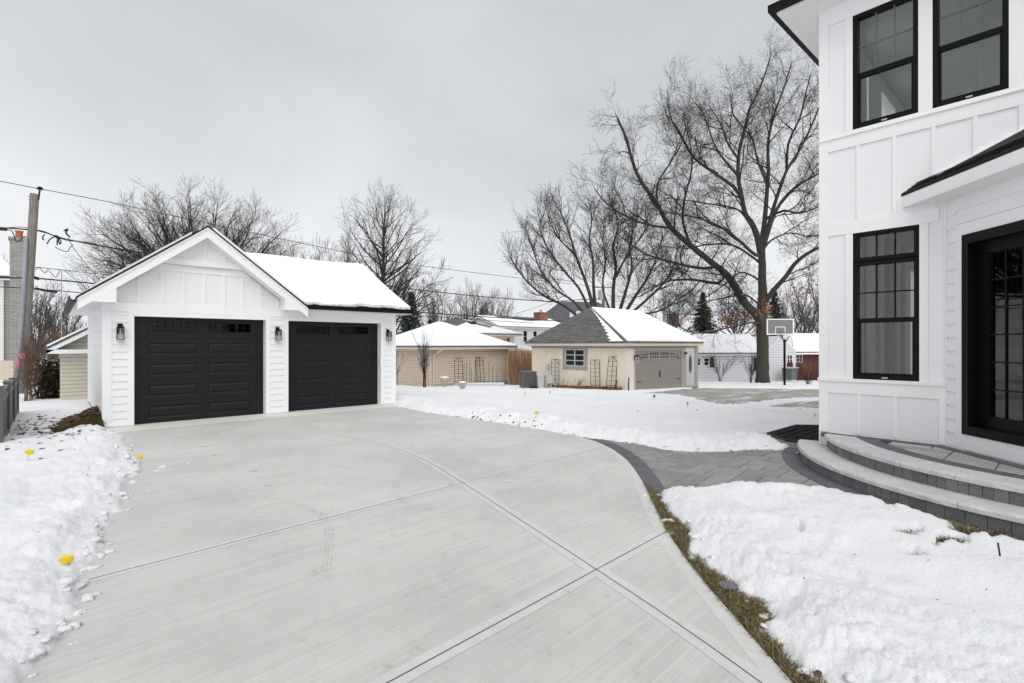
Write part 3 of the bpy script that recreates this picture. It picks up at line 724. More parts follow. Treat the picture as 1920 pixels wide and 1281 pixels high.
mb.build('wall_border', 'soldier', st)
mb = MB()
for (a, b, c, d) in ashlar(6.3, 9.3, -3, 2.5, .21, 11):
    m = ((a+b)/2, (c+d)/2); rr = max(math.hypot(x-STC[0], y-STC[1]) for x in (a, b) for y in (c, d))
    if math.hypot(m[0]-STC[0], m[1]-STC[1]) < 2.42: stone(mb, [(a, c), (b, c), (b, d), (a, d)], lambda x, y: Z2-.009)
mb.build('landing_paver', 'paver_pale', st)

# ---------------------------------------------------------------- white garage
GX0, GX1, GY, GD = .83, 7.84, 14.05, 20.0
G = thing('detached_garage', 'white two door garage with black doors and snowy roof at the end of the drive', 'garage', (GX0, GY, 0))
f = Fr((0, GY), (1, 0), (0, -1)); CXG = 2.725; SL = .768
holes = [(1.37, 4.11, 0, 2.44), (4.67, 7.35, 0, 2.44)]
mb = MB(); wall_holes(mb, f, GX0, GX1, .02, 2.72, -.2, 0, holes)
for (a, b, c, d) in ((GX0, GX0+.15, GY+.2, GD),(GX1-.15, GX1, GY+.2, GD)): mb.box(a, b, c, d, .16 if a < 1 else .05, 2.72)
mb.box(GX0+.15, GX1-.15, GD-.15, GD, .1, 2.72)
mb.build('wall', 'white', G)
mb = MB(); mb.box(GX0+.01, GX0+.16, GY+.02, GD, -.5, .16); mb.box(GX0+.16, GX1-.01, GD-.2, GD-.01, -.5, .1); mb.build('foundation', 'foundation', G)
# gable wall, upper field proud of the lower one
def gz(x): return 4.59-SL*abs(x-CXG)-.25
mb = MB(); y0 = GY
def gable_prism(mb, zlo, zhi, ya, yb):
    def xw(z): return (4.34-z)/SL
    a, b = min(xw(zlo), 9), max(xw(zhi), 0); P = [(CXG-a, zlo), (CXG+a, zlo)]+([(CXG+b, zhi), (CXG-b, zhi)] if b > .02 else [(CXG, 4.34)])
    n = len(P); vs = [(p[0], ya, p[1]) for p in P]+[(p[0], yb, p[1]) for p in P]
    mb.add(vs, [tuple(range(n)), tuple(range(2*n-1, n-1, -1))]+[(i, n+i, n+(i+1) % n, (i+1) % n) for i in range(n)])
gable_prism(mb, 2.72, 3.66, GY+.02, GY+.15); gable_prism(mb, 3.66, 4.34, GY-.06, GY+.15)
mb.build('gable_panel', 'white', G)
mb = MB()
for k in range(-5, 6):
    x = CXG+.42*k; zt = min(3.5, 4.34-SL*abs(x-CXG)-.03)
    if zt > 2.75: mb.box(x-.03, x+.03, GY-.003, GY+.03, 2.722, zt)
for k in range(-1, 2):
    x = CXG+.42*k; zt = 4.34-SL*abs(x-CXG)-.04
    mb.box(x-.028, x+.028, GY-.082, GY-.05, 3.80, zt)
a = (4.34-3.5)/SL; mb.box(CXG-a+.05, CXG+a-.05, GY-.009, GY+.03, 3.50, 3.658)
a = (4.34-3.79)/SL+.08; mb.box(CXG-a, CXG+a, GY-.10, GY-.04, 3.66, 3.80)
mb.build('batten', 'trim', G)
mb = MB()   # piers: lap siding between boards
for (a, b) in ((.975, 1.262), (4.215, 4.565), (7.445, 7.69)): mb = MB(); laps(mb, f, a, b, .03, 2.53, .162, .020, .001); mb.build('lap_siding', 'white', G)
mb = MB()
fl = Fr((GX0, GY), (0, 1), (-1, 0)); laps(mb, fl, .03, GD-GY, .17, 2.68, .162, .013, .001)
mb.build('lap_siding', 'white', G)
mb = MB()
for (a, b) in ((GX0-.016, .975), (1.262, 1.37), (4.11, 4.215), (4.565, 4.67), (7.35, 7.445), (7.69, GX1+.01)): fbox(mb, f, a, b, .025, 2.53, .0005, .022)
fbox(mb, f, GX0-.016, GX1+.01, 2.53, 2.735, .0005, .026)
for (a, b, c, d) in holes: fbox(mb, f, a, b, 2.44, 2.53, .0005, .022)
mb.build('trim_board', 'trim', G)
# sectional doors
def garage_door(u0, u1, z0, z1, parent, frame, n0=-.2, name='garage_door'):
    W = u1-u0; Hh = z1-z0; mb = MB(); sec = Hh/5; ml = W*.14 if False else .36; mc = .16
    ml = .27; mc = .10; cols = [(u0+ml, u0+W/2-mc), (u0+W/2+mc, u1-ml)]; base = n0; recs = []
    us = [u0, cols[0][0], cols[0][1], cols[1][0], cols[1][1], u1]
    fbox(mb, frame, u0, u1, z0, z0+.02, base-.05, base-.004)
    for s in range(5):
        a, b = z0+s*sec+.003, z0+(s+1)*sec-.003
        pz0, pz1 = (a+.095, b-.095) if s < 4 else (a+.14, b-.085)
        for i in range(5):
            if i % 2 == 0: fbox(mb, frame, us[i], us[i+1], a, b, base-.05, base)
            else:
                fbox(mb, frame, us[i], us[i+1], a, pz0, base-.05, base); fbox(mb, frame, us[i], us[i+1], pz1, b, base-.05, base)
                e = .026; dd = .020
                O = [frame.p(us[i], pz0, base), frame.p(us[i+1], pz0, base), frame.p(us[i+1], pz1, base), frame.p(us[i], pz1, base)]
                I = [frame.p(us[i]+e, pz0+e, base-dd), frame.p(us[i+1]-e, pz0+e, base-dd), frame.p(us[i+1]-e, pz1-e, base-dd), frame.p(us[i]+e, pz1-e, base-dd)]
                mb.add(O+I, [(0, 1, 5, 4), (1, 2, 6, 5), (2, 3, 7, 6), (3, 0, 4, 7)])
                if s < 4:
                    g = .05; J = [frame.p(us[i]+e+g, pz0+e+g, base-.004), frame.p(us[i+1]-e-g, pz0+e+g, base-.004), frame.p(us[i+1]-e-g, pz1-e-g, base-.004), frame.p(us[i]+e+g, pz1-e-g, base-.004)]
                    K = [frame.p(us[i]+e+.02, pz0+e+.02, base-dd), frame.p(us[i+1]-e-.02, pz0+e+.02, base-dd), frame.p(us[i+1]-e-.02, pz1-e-.02, base-dd), frame.p(us[i]+e+.02, pz1-e-.02, base-dd)]
                    mb.add(I+K, [(0, 1, 5, 4), (1, 2, 6, 5), (2, 3, 7, 6), (3, 0, 4, 7)]); mb.add(K+J, [(0, 1, 5, 4), (1, 2, 6, 5), (2, 3, 7, 6), (3, 0, 4, 7), (4, 5, 6, 7)])
                else: recs.append((us[i]+e, us[i+1]-e, pz0+e, pz1-e))
        fbox(mb, frame, u0, u1, a-.005, a+.001, base-.05, base-.012)
    d = mb.build(name, 'door', parent)
    for (a, b, c, e) in recs:
        w = MB(); fbox(w, frame, a-.004, b+.004, c-.004, e+.004, base-.046, base-.040); w.build('window', 'glass_dark', d)
        w = MB()
        for k in range(1, 6): u = a+(b-a)*k/6; fbox(w, frame, u-.007, u+.007, c, e, base-.038, base-.024)
        fbox(w, frame, a, b, (c+e)/2-.006, (c+e)/2+.006, base-.037, base-.025); w.build('muntin', 'black', d)
    return d
garage_door(1.37, 4.11, .012, 2.44, G, f); garage_door(4.67, 7.35, .012, 2.44, G, f)
# keypad on the right jamb
mb = MB(); mb.box(7.335, 7.352, 14.10, 14.16, 1.20, 1.42); mb.build('keypad', 'palegrey', G)
# roofs
def roofmesh(mb, polys, t=.10):
    for p in polys: mb.slab(p, t)
EX0, EX1 = .38, 5.07; RZ = 4.59; EZ = RZ-SL*(CXG-EX0)
mb = MB(); YF, YB = 13.62, 20.4
mb.slab([(EX0, YF, EZ), (CXG, YF, RZ), (CXG, YB, RZ), (EX0, YB, EZ)], .04)
mb.slab([(CXG, YF, RZ), (EX1, YF, EZ), (EX1, 13.70, EZ), (CXG+.02, 17.0, RZ-.02), (CXG, YB, RZ)], .04)
ZR = 4.56; ze = 2.86; YE = 13.70; XR = 8.22
mb.slab([(CXG, 17.0, ZR), (EX1-.05, YE, ze-.01), (XR, YE, ze-.01), (XR, 17.0, ZR)], .04)
mb.slab([(CXG, 17.0, ZR), (XR, 17.0, ZR), (XR, 20.35, ze-.04), (CXG, 20.35, ze-.04)], .04)
rf = mb.build('roof', 'shingle_black', G)
mb = MB()   # snow blanket
t = .075
mb.slab([(CXG+.12, YF+.05, RZ-.09+t), (EX1-.10, YF+.05, EZ+.10+t), (EX1-.10, 14.2, EZ+.10+t), (CXG+.12, 17.0, RZ-.06+t)], .07)
def sgrid(x0, x1, nx, y0, y1, ny, zf, seed):
    vs = []; rn = random.Random(seed)
    for i in range(nx+1):
        for j in range(ny+1):
            x = x0(j/ny)+(x1(j/ny)-x0(j/ny))*i/nx; y = y0+(y1-y0)*j/ny
            if j == 0: y += .02*math.sin(i*.9)+.02*math.sin(i*.37+2)+rn.uniform(-.045, .03)
            vs.append((x, y, zf(x, y)+t+rn.uniform(-.006, .006)+.018*math.sin(x*2.1+y*1.3)+.012*math.sin(x*.9-y*2.2)))
    n = len(vs); fs = [(i*(ny+1)+j, (i+1)*(ny+1)+j, (i+1)*(ny+1)+j+1, i*(ny+1)+j+1) for i in range(nx) for j in range(ny)]
    vs += [(v[0], v[1]+(.015 if k % (ny+1) == 0 else 0), v[2]-t-.005) for k, v in enumerate(vs[:n])]
    for i in range(nx): a, b = i*(ny+1), (i+1)*(ny+1); fs.append((a+n, b+n, b, a))
    for j in range(ny): a, b = nx*(ny+1)+j, nx*(ny+1)+j+1; fs.append((a+n, b+n, b, a)); a, b = j, j+1; fs.append((a, b, b+n, a+n))
    for i in range(nx): a, b = i*(ny+1)+ny, (i+1)*(ny+1)+ny; fs.append((b+n, a+n, a, b))
    return vs, fs
sl2 = (ZR-ze)/(17.0-YE); zf = lambda x, y: ze+sl2*(y-YE)
vs, fs = sgrid(lambda v: EX1-.02-(EX1-CXG-.1)*max(0, min(1, (v*3.28)/3.3)), lambda v: XR-.04, 30, YE+.03, 16.98, 10, zf, 4); mb.add(vs, fs)
mb.slab([(EX0+.25, YF+.4, EZ+.19+t), (CXG-.25, YF+.4, RZ-.19+t), (CXG-.25, YB-.1, RZ-.19+t), (EX0+.25, YB-.1, EZ+.19+t)], .05)
mb.build('snow_cover', 'roof_snow', rf)
# rake boards, returns, soffits
mb = MB()
def rake(mb, xa, xb, ya, yb, dz0, dz1):
    za, zb = RZ-SL*abs(xa-CXG), RZ-SL*abs(xb-CXG)
    mb.hexa([(xa, ya, za-dz1), (xb, ya, zb-dz1), (xb, yb, zb-dz1), (xa, yb, za-dz1), (xa, ya, za-dz0), (xb, ya, zb-dz0), (xb, yb, zb-dz0), (xa, yb, za-dz0)])
for (a, b) in ((EX0+.02, CXG), (CXG, EX1-.02)):
    rake(mb, a, b, 13.655, 13.68, .04, .28); rake(mb, a, b, 13.632, 13.655, .04, .085)
    rake(mb, a, b, 13.68, GY-.061, .26, .275)
for (a, b, c) in ((EX0+.02, 1.03, 1.03), (EX1-.02, 4.47, 4.47)):   # boxed returns
    za, zb = RZ-SL*abs(a-CXG)-.05, RZ-SL*abs(b-CXG)-.2
    lo, hi = min(a, b), max(a, b); zl, zh = (za, zb) if a < b else (zb, za)
    mb.hexa([(lo, 13.66, 2.70), (hi, 13.66, 2.70), (hi, GY+.02, 2.70), (lo, GY+.02, 2.70), (lo, 13.66, zl), (hi, 13.66, zh), (hi, GY+.02, zh), (lo, GY+.02, zl)])
mb.box(EX0+.03, GX0+.01, GY+.021, YB-.03, 2.695, 2.725)        # left eave soffit and fascia
mb.box(EX0+.005, EX0+.03, GY-.3, YB-.03, 2.67, EZ-.04)
mb.box(4.53, XR-.02, YE+.03, GY-.03, 2.735, 2.76); mb.box(EX1-.02, XR-.01, YE+.005, YE+.03, 2.72, 2.83)
mb.box(XR-.03, XR-.01, YE+.03, 20.3, 2.72, 2.80)
mb.build('fascia', 'trim', G)
mb = MB()   # east gable infill
mb.add([(GX1, GY, 2.72), (GX1, GD, 2.72), (GX1, 17.0, 4.48), (GX1-.1, GY, 2.72), (GX1-.1, GD, 2.72), (GX1-.1, 17.0, 4.48)], [(0, 1, 2), (5, 4, 3), (0, 2, 5, 3), (1, 4, 5, 2)])
mb.build('gable_wall', 'white', G)
mb = MB()
pr_ = [(0, 0), (-.11, 0.02), (-.12, .10), (-.10, .11), (-.09, .03), (0, .015)]
vs = []
for x in (EX1-.03, XR+.02):
    for (dy, dz) in ((.0, -.02), (-.09, -.01), (-.115, .05), (-.115, .10), (-.10, .10), (-.095, .055), (-.08, .015), (0, .015)): vs.append((x, YE+.005+dy, 2.76+dz))
mb.add(vs, [(i, (i+1) % 8, 8+(i+1) % 8, 8+i) for i in range(8)]+[tuple(range(7, -1, -1)), tuple(range(8, 16))]); mb.build('gutter', 'black', G); mb = MB()
vs = []
for y in (YF+.02, YB):
    for (dx, dz) in ((.0, -.02), (-.09, -.01), (-.115, .05), (-.115, .10), (-.10, .10), (-.095, .055), (-.08, .015), (0, .015)): vs.append((EX0+.005+dx, y, 2.70+dz))
mb.add(vs, [(i, (i+1) % 8, 8+(i+1) % 8, 8+i) for i in range(8)]+[tuple(range(7, -1, -1)), tuple(range(8, 16))])
mb.build('gutter', 'black', G)

# wall lanterns
L0 = thing('wall_lantern', 'black glass wall lantern left of the wider looking left garage door', 'wall lantern', (1.12, GY-.016, 2.13), 'lanterns on the garage front')
mb = MB(); mb.box(-.055, .055, -.022, 0, -.10, .16); mb.box(-.03, .03, -.10, -.02, .07, .10); mb.build('back_plate', 'black', L0, local=True)
mb = MB()
mb.hexa([(-.085, -.20, .045), (.085, -.20, .045), (.085, -.035, .045), (-.085, -.035, .045), (-.06, -.175, .085), (.06, -.175, .085), (.06, -.05, .085), (-.06, -.05, .085)])
for x in (-.075, .063):
    for y in (-.19, -.052): mb.box(x, x+.012, y, y+.012, -.24, .045)
mb.box(-.08, .08, -.195, -.035, -.255, -.24); mb.build('frame', 'black', L0, local=True)
mb = MB(); mb.box(-.066, .066, -.182, -.048, -.235, .04); mb.build('shade', 'lampglass', L0, local=True)
mb = MB(); mb.lathe((0, -.115, -.06), [(.012, .09), (.012, .03), (.022, 0), (.022, -.05), (.006, -.075)], 10); mb.build('bulb', 'palegrey', L0, local=True)
L0.scale = (.85,)*3
for x, lab in ((4.39, 'black glass wall lantern on the narrow pier between the two garage doors'), (7.57, 'black glass wall lantern right of the right garage door')):
    c = copy_tree(L0); c.location.x = x; c['label'] = lab

# ---------------------------------------------------------------- white house
HX = 8.10; HN = 2.46; DC = (8.10, 1.095)
HS = thing('white_house', 'tall white farmhouse wall with black framed windows at the right edge', 'house', (HX, HN, 0))
fa = Fr((HX, 0), (0, 1), (-1, 0)); fn = Fr((HX, HN), (1, 0), (0, 1)); fd = Fr(DC, (-1, -1), (-1, 1))
S2 = math.sqrt(.5)
WL = (1.352, 2.068, 1.345, 3.315); U1 = (1.362, 2.070, 4.72, 6.262); U2 = (.545, 1.223, 4.72, 6.262); U3 = (-.75, -.05, 4.72, 6.262)
mb = MB()
wall_holes(mb, fa, 1.095, HN, .1, 3.55, -.15, 0, [WL]); wall_holes(mb, fa, -5, HN, 3.55, 6.52, -.15, 0, [U1, U2, U3])
wall_holes(mb, fn, .15, 9, .05, 6.52, -.15, 0, [(4.1, 5.2, .9, 3.3), (5.9, 7.5, .9, 3.3), (7.8, 8.8, .9, 3.3), (.8, 1.8, 4.6, 6.2), (2.6, 3.6, 4.6, 6.2), (4.4, 6.2, 4.6, 6.2)])
wall_holes(mb, fd, .0, 2.30, .3, 3.56, -.15, 0, [(.27, 2.0, .77, 3.08)])
fe = Fr((DC[0]-2.30*S2, DC[1]-2.30*S2), (0, -1), (-1, 0)); fbox(mb, fe, 0, 3.5, .3, 3.56, -.15, 0)
mb.build('wall', 'white', HS)
mb = MB()
mb.box(8.30, 17, -5, 2.28, .50, .58); mb.box(HX+.16, 17, -5, 2.30, 3.70, 3.80); mb.box(HX+.16, 17, -5, 2.30, 6.45, 6.6)
mb.build('interior_floor', 'inner_pale', HS)
mb = MB(); mb.prism([(8.3,.9),(6.8,-.6),(6.8,-3.9),(8.3,-3.9)], .45, .58); mb.box(8.301, 17, -5, 2.279, .58, .60); mb.box(HX+.16, 17, -5, 2.30, 3.60, 3.699); mb.build('subfloor', 'inner_tan', HS)
mb = MB();  mb.box(HX+.16, 15, -5.2, -5, .58, 3.6)
mb.box(HX+.16, 17, 2.285, 2.30, .58, .99); [mb.box(a, b, 2.285, 2.305, .99, 3.3) for a, b in ((8.27, 12.19), (13.31, 13.99), (15.61, 15.89))]; mb.box(8.27, 16.9, 2.285, 2.305, 3.3, 3.59)
for i in range(9): mb.box(HX+.5+i*.4, HX+.54+i*.4, 2.17, 2.28, .58, 3.6) 
mb.box(11.9, 11.98, -1, 1.5, .58, 3.6); mb.box(10.4, 10.5, -.2, .9, .58, 3.6)
mb.build('interior_wall', 'inner_tan', HS)
for a, b, mt in ((9.15, 9.45, 'inner_pale'), (9.9, 10.0, 'inner_pale'), (10.35, 10.6, 'cedar'), (10.95, 11.1, 'inner_pale'), (11.45, 11.9, 'inner_warm'), (13.35, 13.6, 'inner_pale')):
    mb = MB(); mb.box(a, b, 2.12, 2.165, .6, 3.59); mb.build('interior_stud', mt, HS)
mb = MB();  mb.box(10.0, 10.12, -.8, 1.0, 3.8, 6.45); mb.box(HX+.16, 14, -5.2, -5, 3.8, 6.45); mb.box(8.6,8.9,2.1,2.28,3.8,6.45); mb.build('interior_partition', 'inner_pale', HS)
# boards
PT = .018
mb = MB()
fbox(mb, fa, 1.095, HN, .60, 1.14, .0005, .004)
mb.build('panel', 'panel', HS)
mb = MB()
def bd(u0, u1, z0, z1, n1=PT, fr=fa): fbox(mb, fr, u0, u1, z0, z1, .0006, n1)
def Yp(px): return onX(px, HX)[0]
bd(Yp(1554), HN+.018, .59, 4.66, .0226)                    # corner board
bd(Yp(1554)-.002, HN+.018, 4.665, 6.5, .0226)
bd(1.095, Yp(1761), .59, 1.30, .0222)                      # inner corner board
bd(Yp(1761), Yp(1554), 1.14, 1.30, .0195); bd(Yp(1761), Yp(1554), 3.32, 3.49, .0195); bd(-5, HN, 4.495, 4.655, .0195)
for a, b in ((1608.5,1614.8),(1676,1683.2)): bd(Yp(b), Yp(a), .60, 1.139)
for a, b in ((1606.5,1612.7),(1674,1681.5),(1747,1755),(1825,1834),(1911,1921)): bd(Yp(b), Yp(a), 3.491, 4.494)
for k in range(8): bd(.1-.55*k-.06, .1-.55*k, 3.491, 4.494)
for (a, b, c, d) in (WL, U1, U2, U3):                       # casings
    bd(b, b+.085, c, d+.002, .0205) if (a, b) != U2[:2] else None; bd(a-.085 if (a, b) != U1[:2] else a-.139, a, c, d+.002, .0205)
bd(U3[1]+.085, U2[0]-.085, 4.72, 6.5, .006)
bd(-5, Yp(1554), 6.264, 6.5, .0215)
bd(WL[0]-.085, WL[1]+.085, 3.315, 3.32, .0205)
fbox(mb, fa, 1.10, HN+.03, 1.30, 1.345, .0006, .040); fbox(mb, fa, -5, HN+.03, 4.655, 4.675, .0006, .040)
fbox(mb, fa, -5, Yp(1554), 4.675, 4.719, .0006, .020)
fbox(mb, fn, -.018, .14, .3, 6.5, .0006, .02)
fbox(mb, fd, .0, .30, .55, .60, .0006, .016); 
fbox(mb, fd, .165, .27, .60, 3.22, .0006, .022); fbox(mb, fd, .27, 2.3, 3.08, 3.22, .0006, .022); fbox(mb, fd, .27, 2.3, .59, .77, .0006, .022)
fbox(mb, fd, .0, .03, .6, 3.5, .0006, .024)
mb.build('trim_board', 'trim', HS)
mb = MB(); laps(mb, fd, .032, .164, .60, 3.54, .162, .019, .001); laps(mb, fd, .165, 2.3, 3.225, 3.54, .162, .019, .001)
mb.build('lap_siding', 'white', HS); mb = MB(); laps(mb, fn, .14, .8, .3, 6.5, .162, .013, .001); mb.build('lap_siding', 'white', HS)
# windows
def window(fr, u0, u1, z0, z1, rail, transom=None, cols=3, mm='black', parent=HS, rows=2, n=.0, up_cols=None):
    fw = .055
    w = MB(); secs = [(z0, transom or z1)]+([(transom, z1)] if transom else [])
    for (a, b) in secs:
        for (p, q, r, s) in ((u0, u0+fw, a, b), (u1-fw, u1, a, b), (u0+fw, u1-fw, a, a+fw), (u0+fw, u1-fw, b-fw*.9, b)): fbox(w, fr, p, q, r, s, -.10, .012)
        if transom: fbox(w, fr, u0, u1, transom-.004, transom+.004, .0125, .018)
    fbox(w, fr, u0+fw, u1-fw, rail-.03, rail+.03, -.075, -.012)
    fbox(w, fr, u0+fw, u0+fw+.022, z0+fw, rail-.03, -.06, -.02); fbox(w, fr, u1-fw-.022, u1-fw, z0+fw, rail-.03, -.06, -.02); fbox(w, fr, u0+fw+.022, u1-fw-.022, z0+fw, z0+fw+.03, -.06, -.02)
    o = w.build('window', 'black', parent)
    um = (u0+u1)/2
    g = MB(); fbox(g, fr, um-.03, um+.03, z0+fw*.5-.008, z0+fw*.5+.008, .0125, .02); g.build('latch', 'palegrey', o)
    top = (transom or z1)-fw*.9
    g = MB(); fbox(g, fr, u0+fw+.022, u1-fw-.022, z0+fw+.03, rail-.03, -.052, -.046); g.build('pane', 'glass', o)
    g = MB(); fbox(g, fr, u0+fw, u1-fw, rail+.03, top, -.045, -.039); g.build('pane', 'glass', o)
    m = MB(); a, b = u0+fw, u1-fw
    for k in range(1, cols): u = a+(b-a)*k/cols; fbox(m, fr, u-.008, u+.008, rail+.03, top, -.038, -.026)
    fbox(m, fr, a, b, (rail+top)/2+.0-.008, (rail+top)/2+.008, -.037, -.027)
    if transom:
        g = MB(); fbox(g, fr, u0+fw, u1-fw, transom+fw, z1-fw*.9, -.045, -.039); g.build('pane', 'glass', o)
        for k in range(1, cols): u = a+(b-a)*k/cols; fbox(m, fr, u-.008, u+.008, transom+fw, z1-fw*.9, -.038, -.026)
    m.build('muntin', mm, o); return o
window(fa, *WL, 2.13, 2.92)
for u in (U1, U2, U3): window(fa, *u, 5.44, mm='acmetal')
# patio door in the slanted wall
d0 = MB()
for (a, b, c, e) in ((.27, .36, .77, 3.08), (1.91, 2.0, .77, 3.08), (.36, 1.91, 2.97, 3.08), (.36, 1.91, .77, .87)): fbox(d0, fd, a, b, c, e, -.15, .035)
for (a, b, c, e) in ((.36, .47, .87, 2.97), (1.80, 1.91, .87, 2.97), (.47, 1.80, 2.84, 2.97), (.47, 1.80, .87, 1.0), (1.08, 1.19, 1.0, 2.84)): fbox(d0, fd, a, b, c, e, -.14, -.085)
pd = d0.build('patio_door', 'black', HS)
for (a, b) in ((.47, 1.08), (1.19, 1.80)):
    g = MB(); fbox(g, fd, a, b, 1.0, 2.84, -.122, -.116); g.build('pane', 'glass', pd)
    g = MB()
    for k in (1, 2): u = a+(b-a)*k/3; fbox(g, fd, u-.008, u+.008, 1.0, 2.84, -.115, -.103)
    for k in range(1, 6): z = 1.0+1.84*k/6; fbox(g, fd, a, b, z-.008, z+.008, -.114, -.104)
    g.build('muntin', 'black', pd)
mb = MB(); fbox(mb, fd, 1.10, 1.13, 1.75, 2.0, -.085, -.03); mb.build('handle', 'acmetal', pd)
# upper eave
mb = MB(); o_ = .45; mb.box(HX-o_+.02, 17, -5.2, HN+o_-.02, 6.50, 6.53); mb.build('soffit', 'trim', HS)
mb = MB(); mb.box(HX-o_-.07, HX-o_+.02, -5.2, HN+o_+.07, 6.53, 6.63); mb.box(HX-o_+.02, 17, HN+o_-.02, HN+o_+.07, 6.53, 6.63); mb.build('gutter', 'black', HS)
mb = MB(); mb.slab([(HX-o_, HN+o_, 6.66), (HX-o_, -5.2, 6.66), (HX+3.6, -5.2, 9.0), (HX+3.6, -1.2, 9.0)], .04); mb.slab([(HX-o_, HN+o_, 6.66), (HX+3.6, -1.2, 9.0), (17, -1.2, 9.0), (17, HN+o_, 6.66)], .04); mb.build('roof', 'shingle_black', HS)
# porch roof over the door
k_ = .62; hi = 3.70+k_*2.0; E0 = (HX-.001, 1.54, 3.74); E1 = (6.10, -.46, 3.74); Tt = (HX-.001, 1.54-(hi-3.70)/(k_*S2), hi+.04); E2 = (6.10, -4.4, 3.74); T2 = (HX-.001, -4.4, hi+.04)
mb = MB(); mb.slab([E0, E1, Tt], .035); mb.slab([E1, E2, T2, Tt], .035)
# stepped shingle courses at the eave
for i in range(4):
    q = .03*i; mb.slab([(E0[0], E0[1]-.02-q*1.4, 3.742+.012*(i+1)+k_*q), (E1[0]+.02+q, E1[1]-.0-q*.4, 3.742+.012*(i+1)+k_*q), (E1[0]+.05+q+.4, E1[1]+.28-q, 3.744+.012*(i+1)+k_*(q+.06)), (E0[0], E0[1]-.16-q*1.4, 3.744+.012*(i+1)+k_*(q+.07))], .010)
pr2 = mb.build('porch_roof', 'shingle_black', HS)
mb = MB(); 
def on1(x, y, dz): return (x, y, 3.70+.04+k_*((x-y)-6.56)*S2+dz)
mb.slab([on1(HX-.004, 1.30, .012), on1(8.03, 1.20, .012), on1(8.03, .35, .012), on1(HX-.004, .30, .012)], .011); pr2s = mb.build('snow_cover', 'roof_snow', pr2); mb = MB(); mb.slab([on1(7.25, .30, .02), on1(6.6, -.3, .02), on1(6.9, -.5, .02), on1(7.5, .2, .02)], .015)
mb.build('snow_cover', 'roof_snow', pr2)
mb = MB(); fo = .311
fbox(mb, fd, -.31, 2.40, 3.555, 3.70, fo-.02, fo); mb.prism([(HX-.002, 1.52), (HX-.002, -4.3), (6.13, -4.3), (6.13, -.44)], 3.556, 3.575)
mb.box(6.10, 6.12, -4.3, -.46, 3.555, 3.70); mb.build('fascia', 'trim', HS)
mb = MB(); mb.box(15.0, 17, -5, 2.2, 0, .49); wall_holes(mb, Fr((17.15, 0), (0, 1), (1, 0)), -5.2, 2.5, 0, 6.6, -.15, 0, [(-4.5, -2.5, .9, 3.3), (-1.5, 1.8, .9, 3.3), (-4.5, -2.5, 4.6, 6.2), (-1, 1.8, 4.6, 6.2)]); mb.box(HX+.1, 17, -5.3, -5.15, 0, 6.6); mb.build('rear_wall', 'white', HS)

# window well grate
gr = thing('window_well_grate', 'black steel grate over the window well beside the house corner', 'grate', (9.6, 3, .25))
mb = MB(); zg = .27
P = [Vector(p) for p in grate]
for i in range(len(P)): mb.bar((*P[i], zg+.03), (*P[(i+1) % len(P)], zg+.03), .022, 6)
mb.build('rim', 'iron', gr)
mb = MB()
for i in range(15):
    x = 8.66+i*.138; y1 = 3.55 if 9.0 < x < 10.3 else (3.1+(x-8.62)*1.18 if x <= 9.0 else 3.55-(x-10.3)*1.12); mb.box(x, x+.012, 2.5, y1, zg, zg+.045)
for j in range(6):
    y = 2.62+j*.155; a = 8.62 if y < 3.1 else 8.62+(y-3.1)*.84; b = 10.7 if y < 3.1 else 10.7-(y-3.1)*.89; mb.box(a, b, y, y+.012, zg+.01, zg+.055)
mb.build('bar', 'iron', gr)
mb = MB(); mb.prism(grate, -.5, zg-.05); mb.build('well', 'stone', gr)

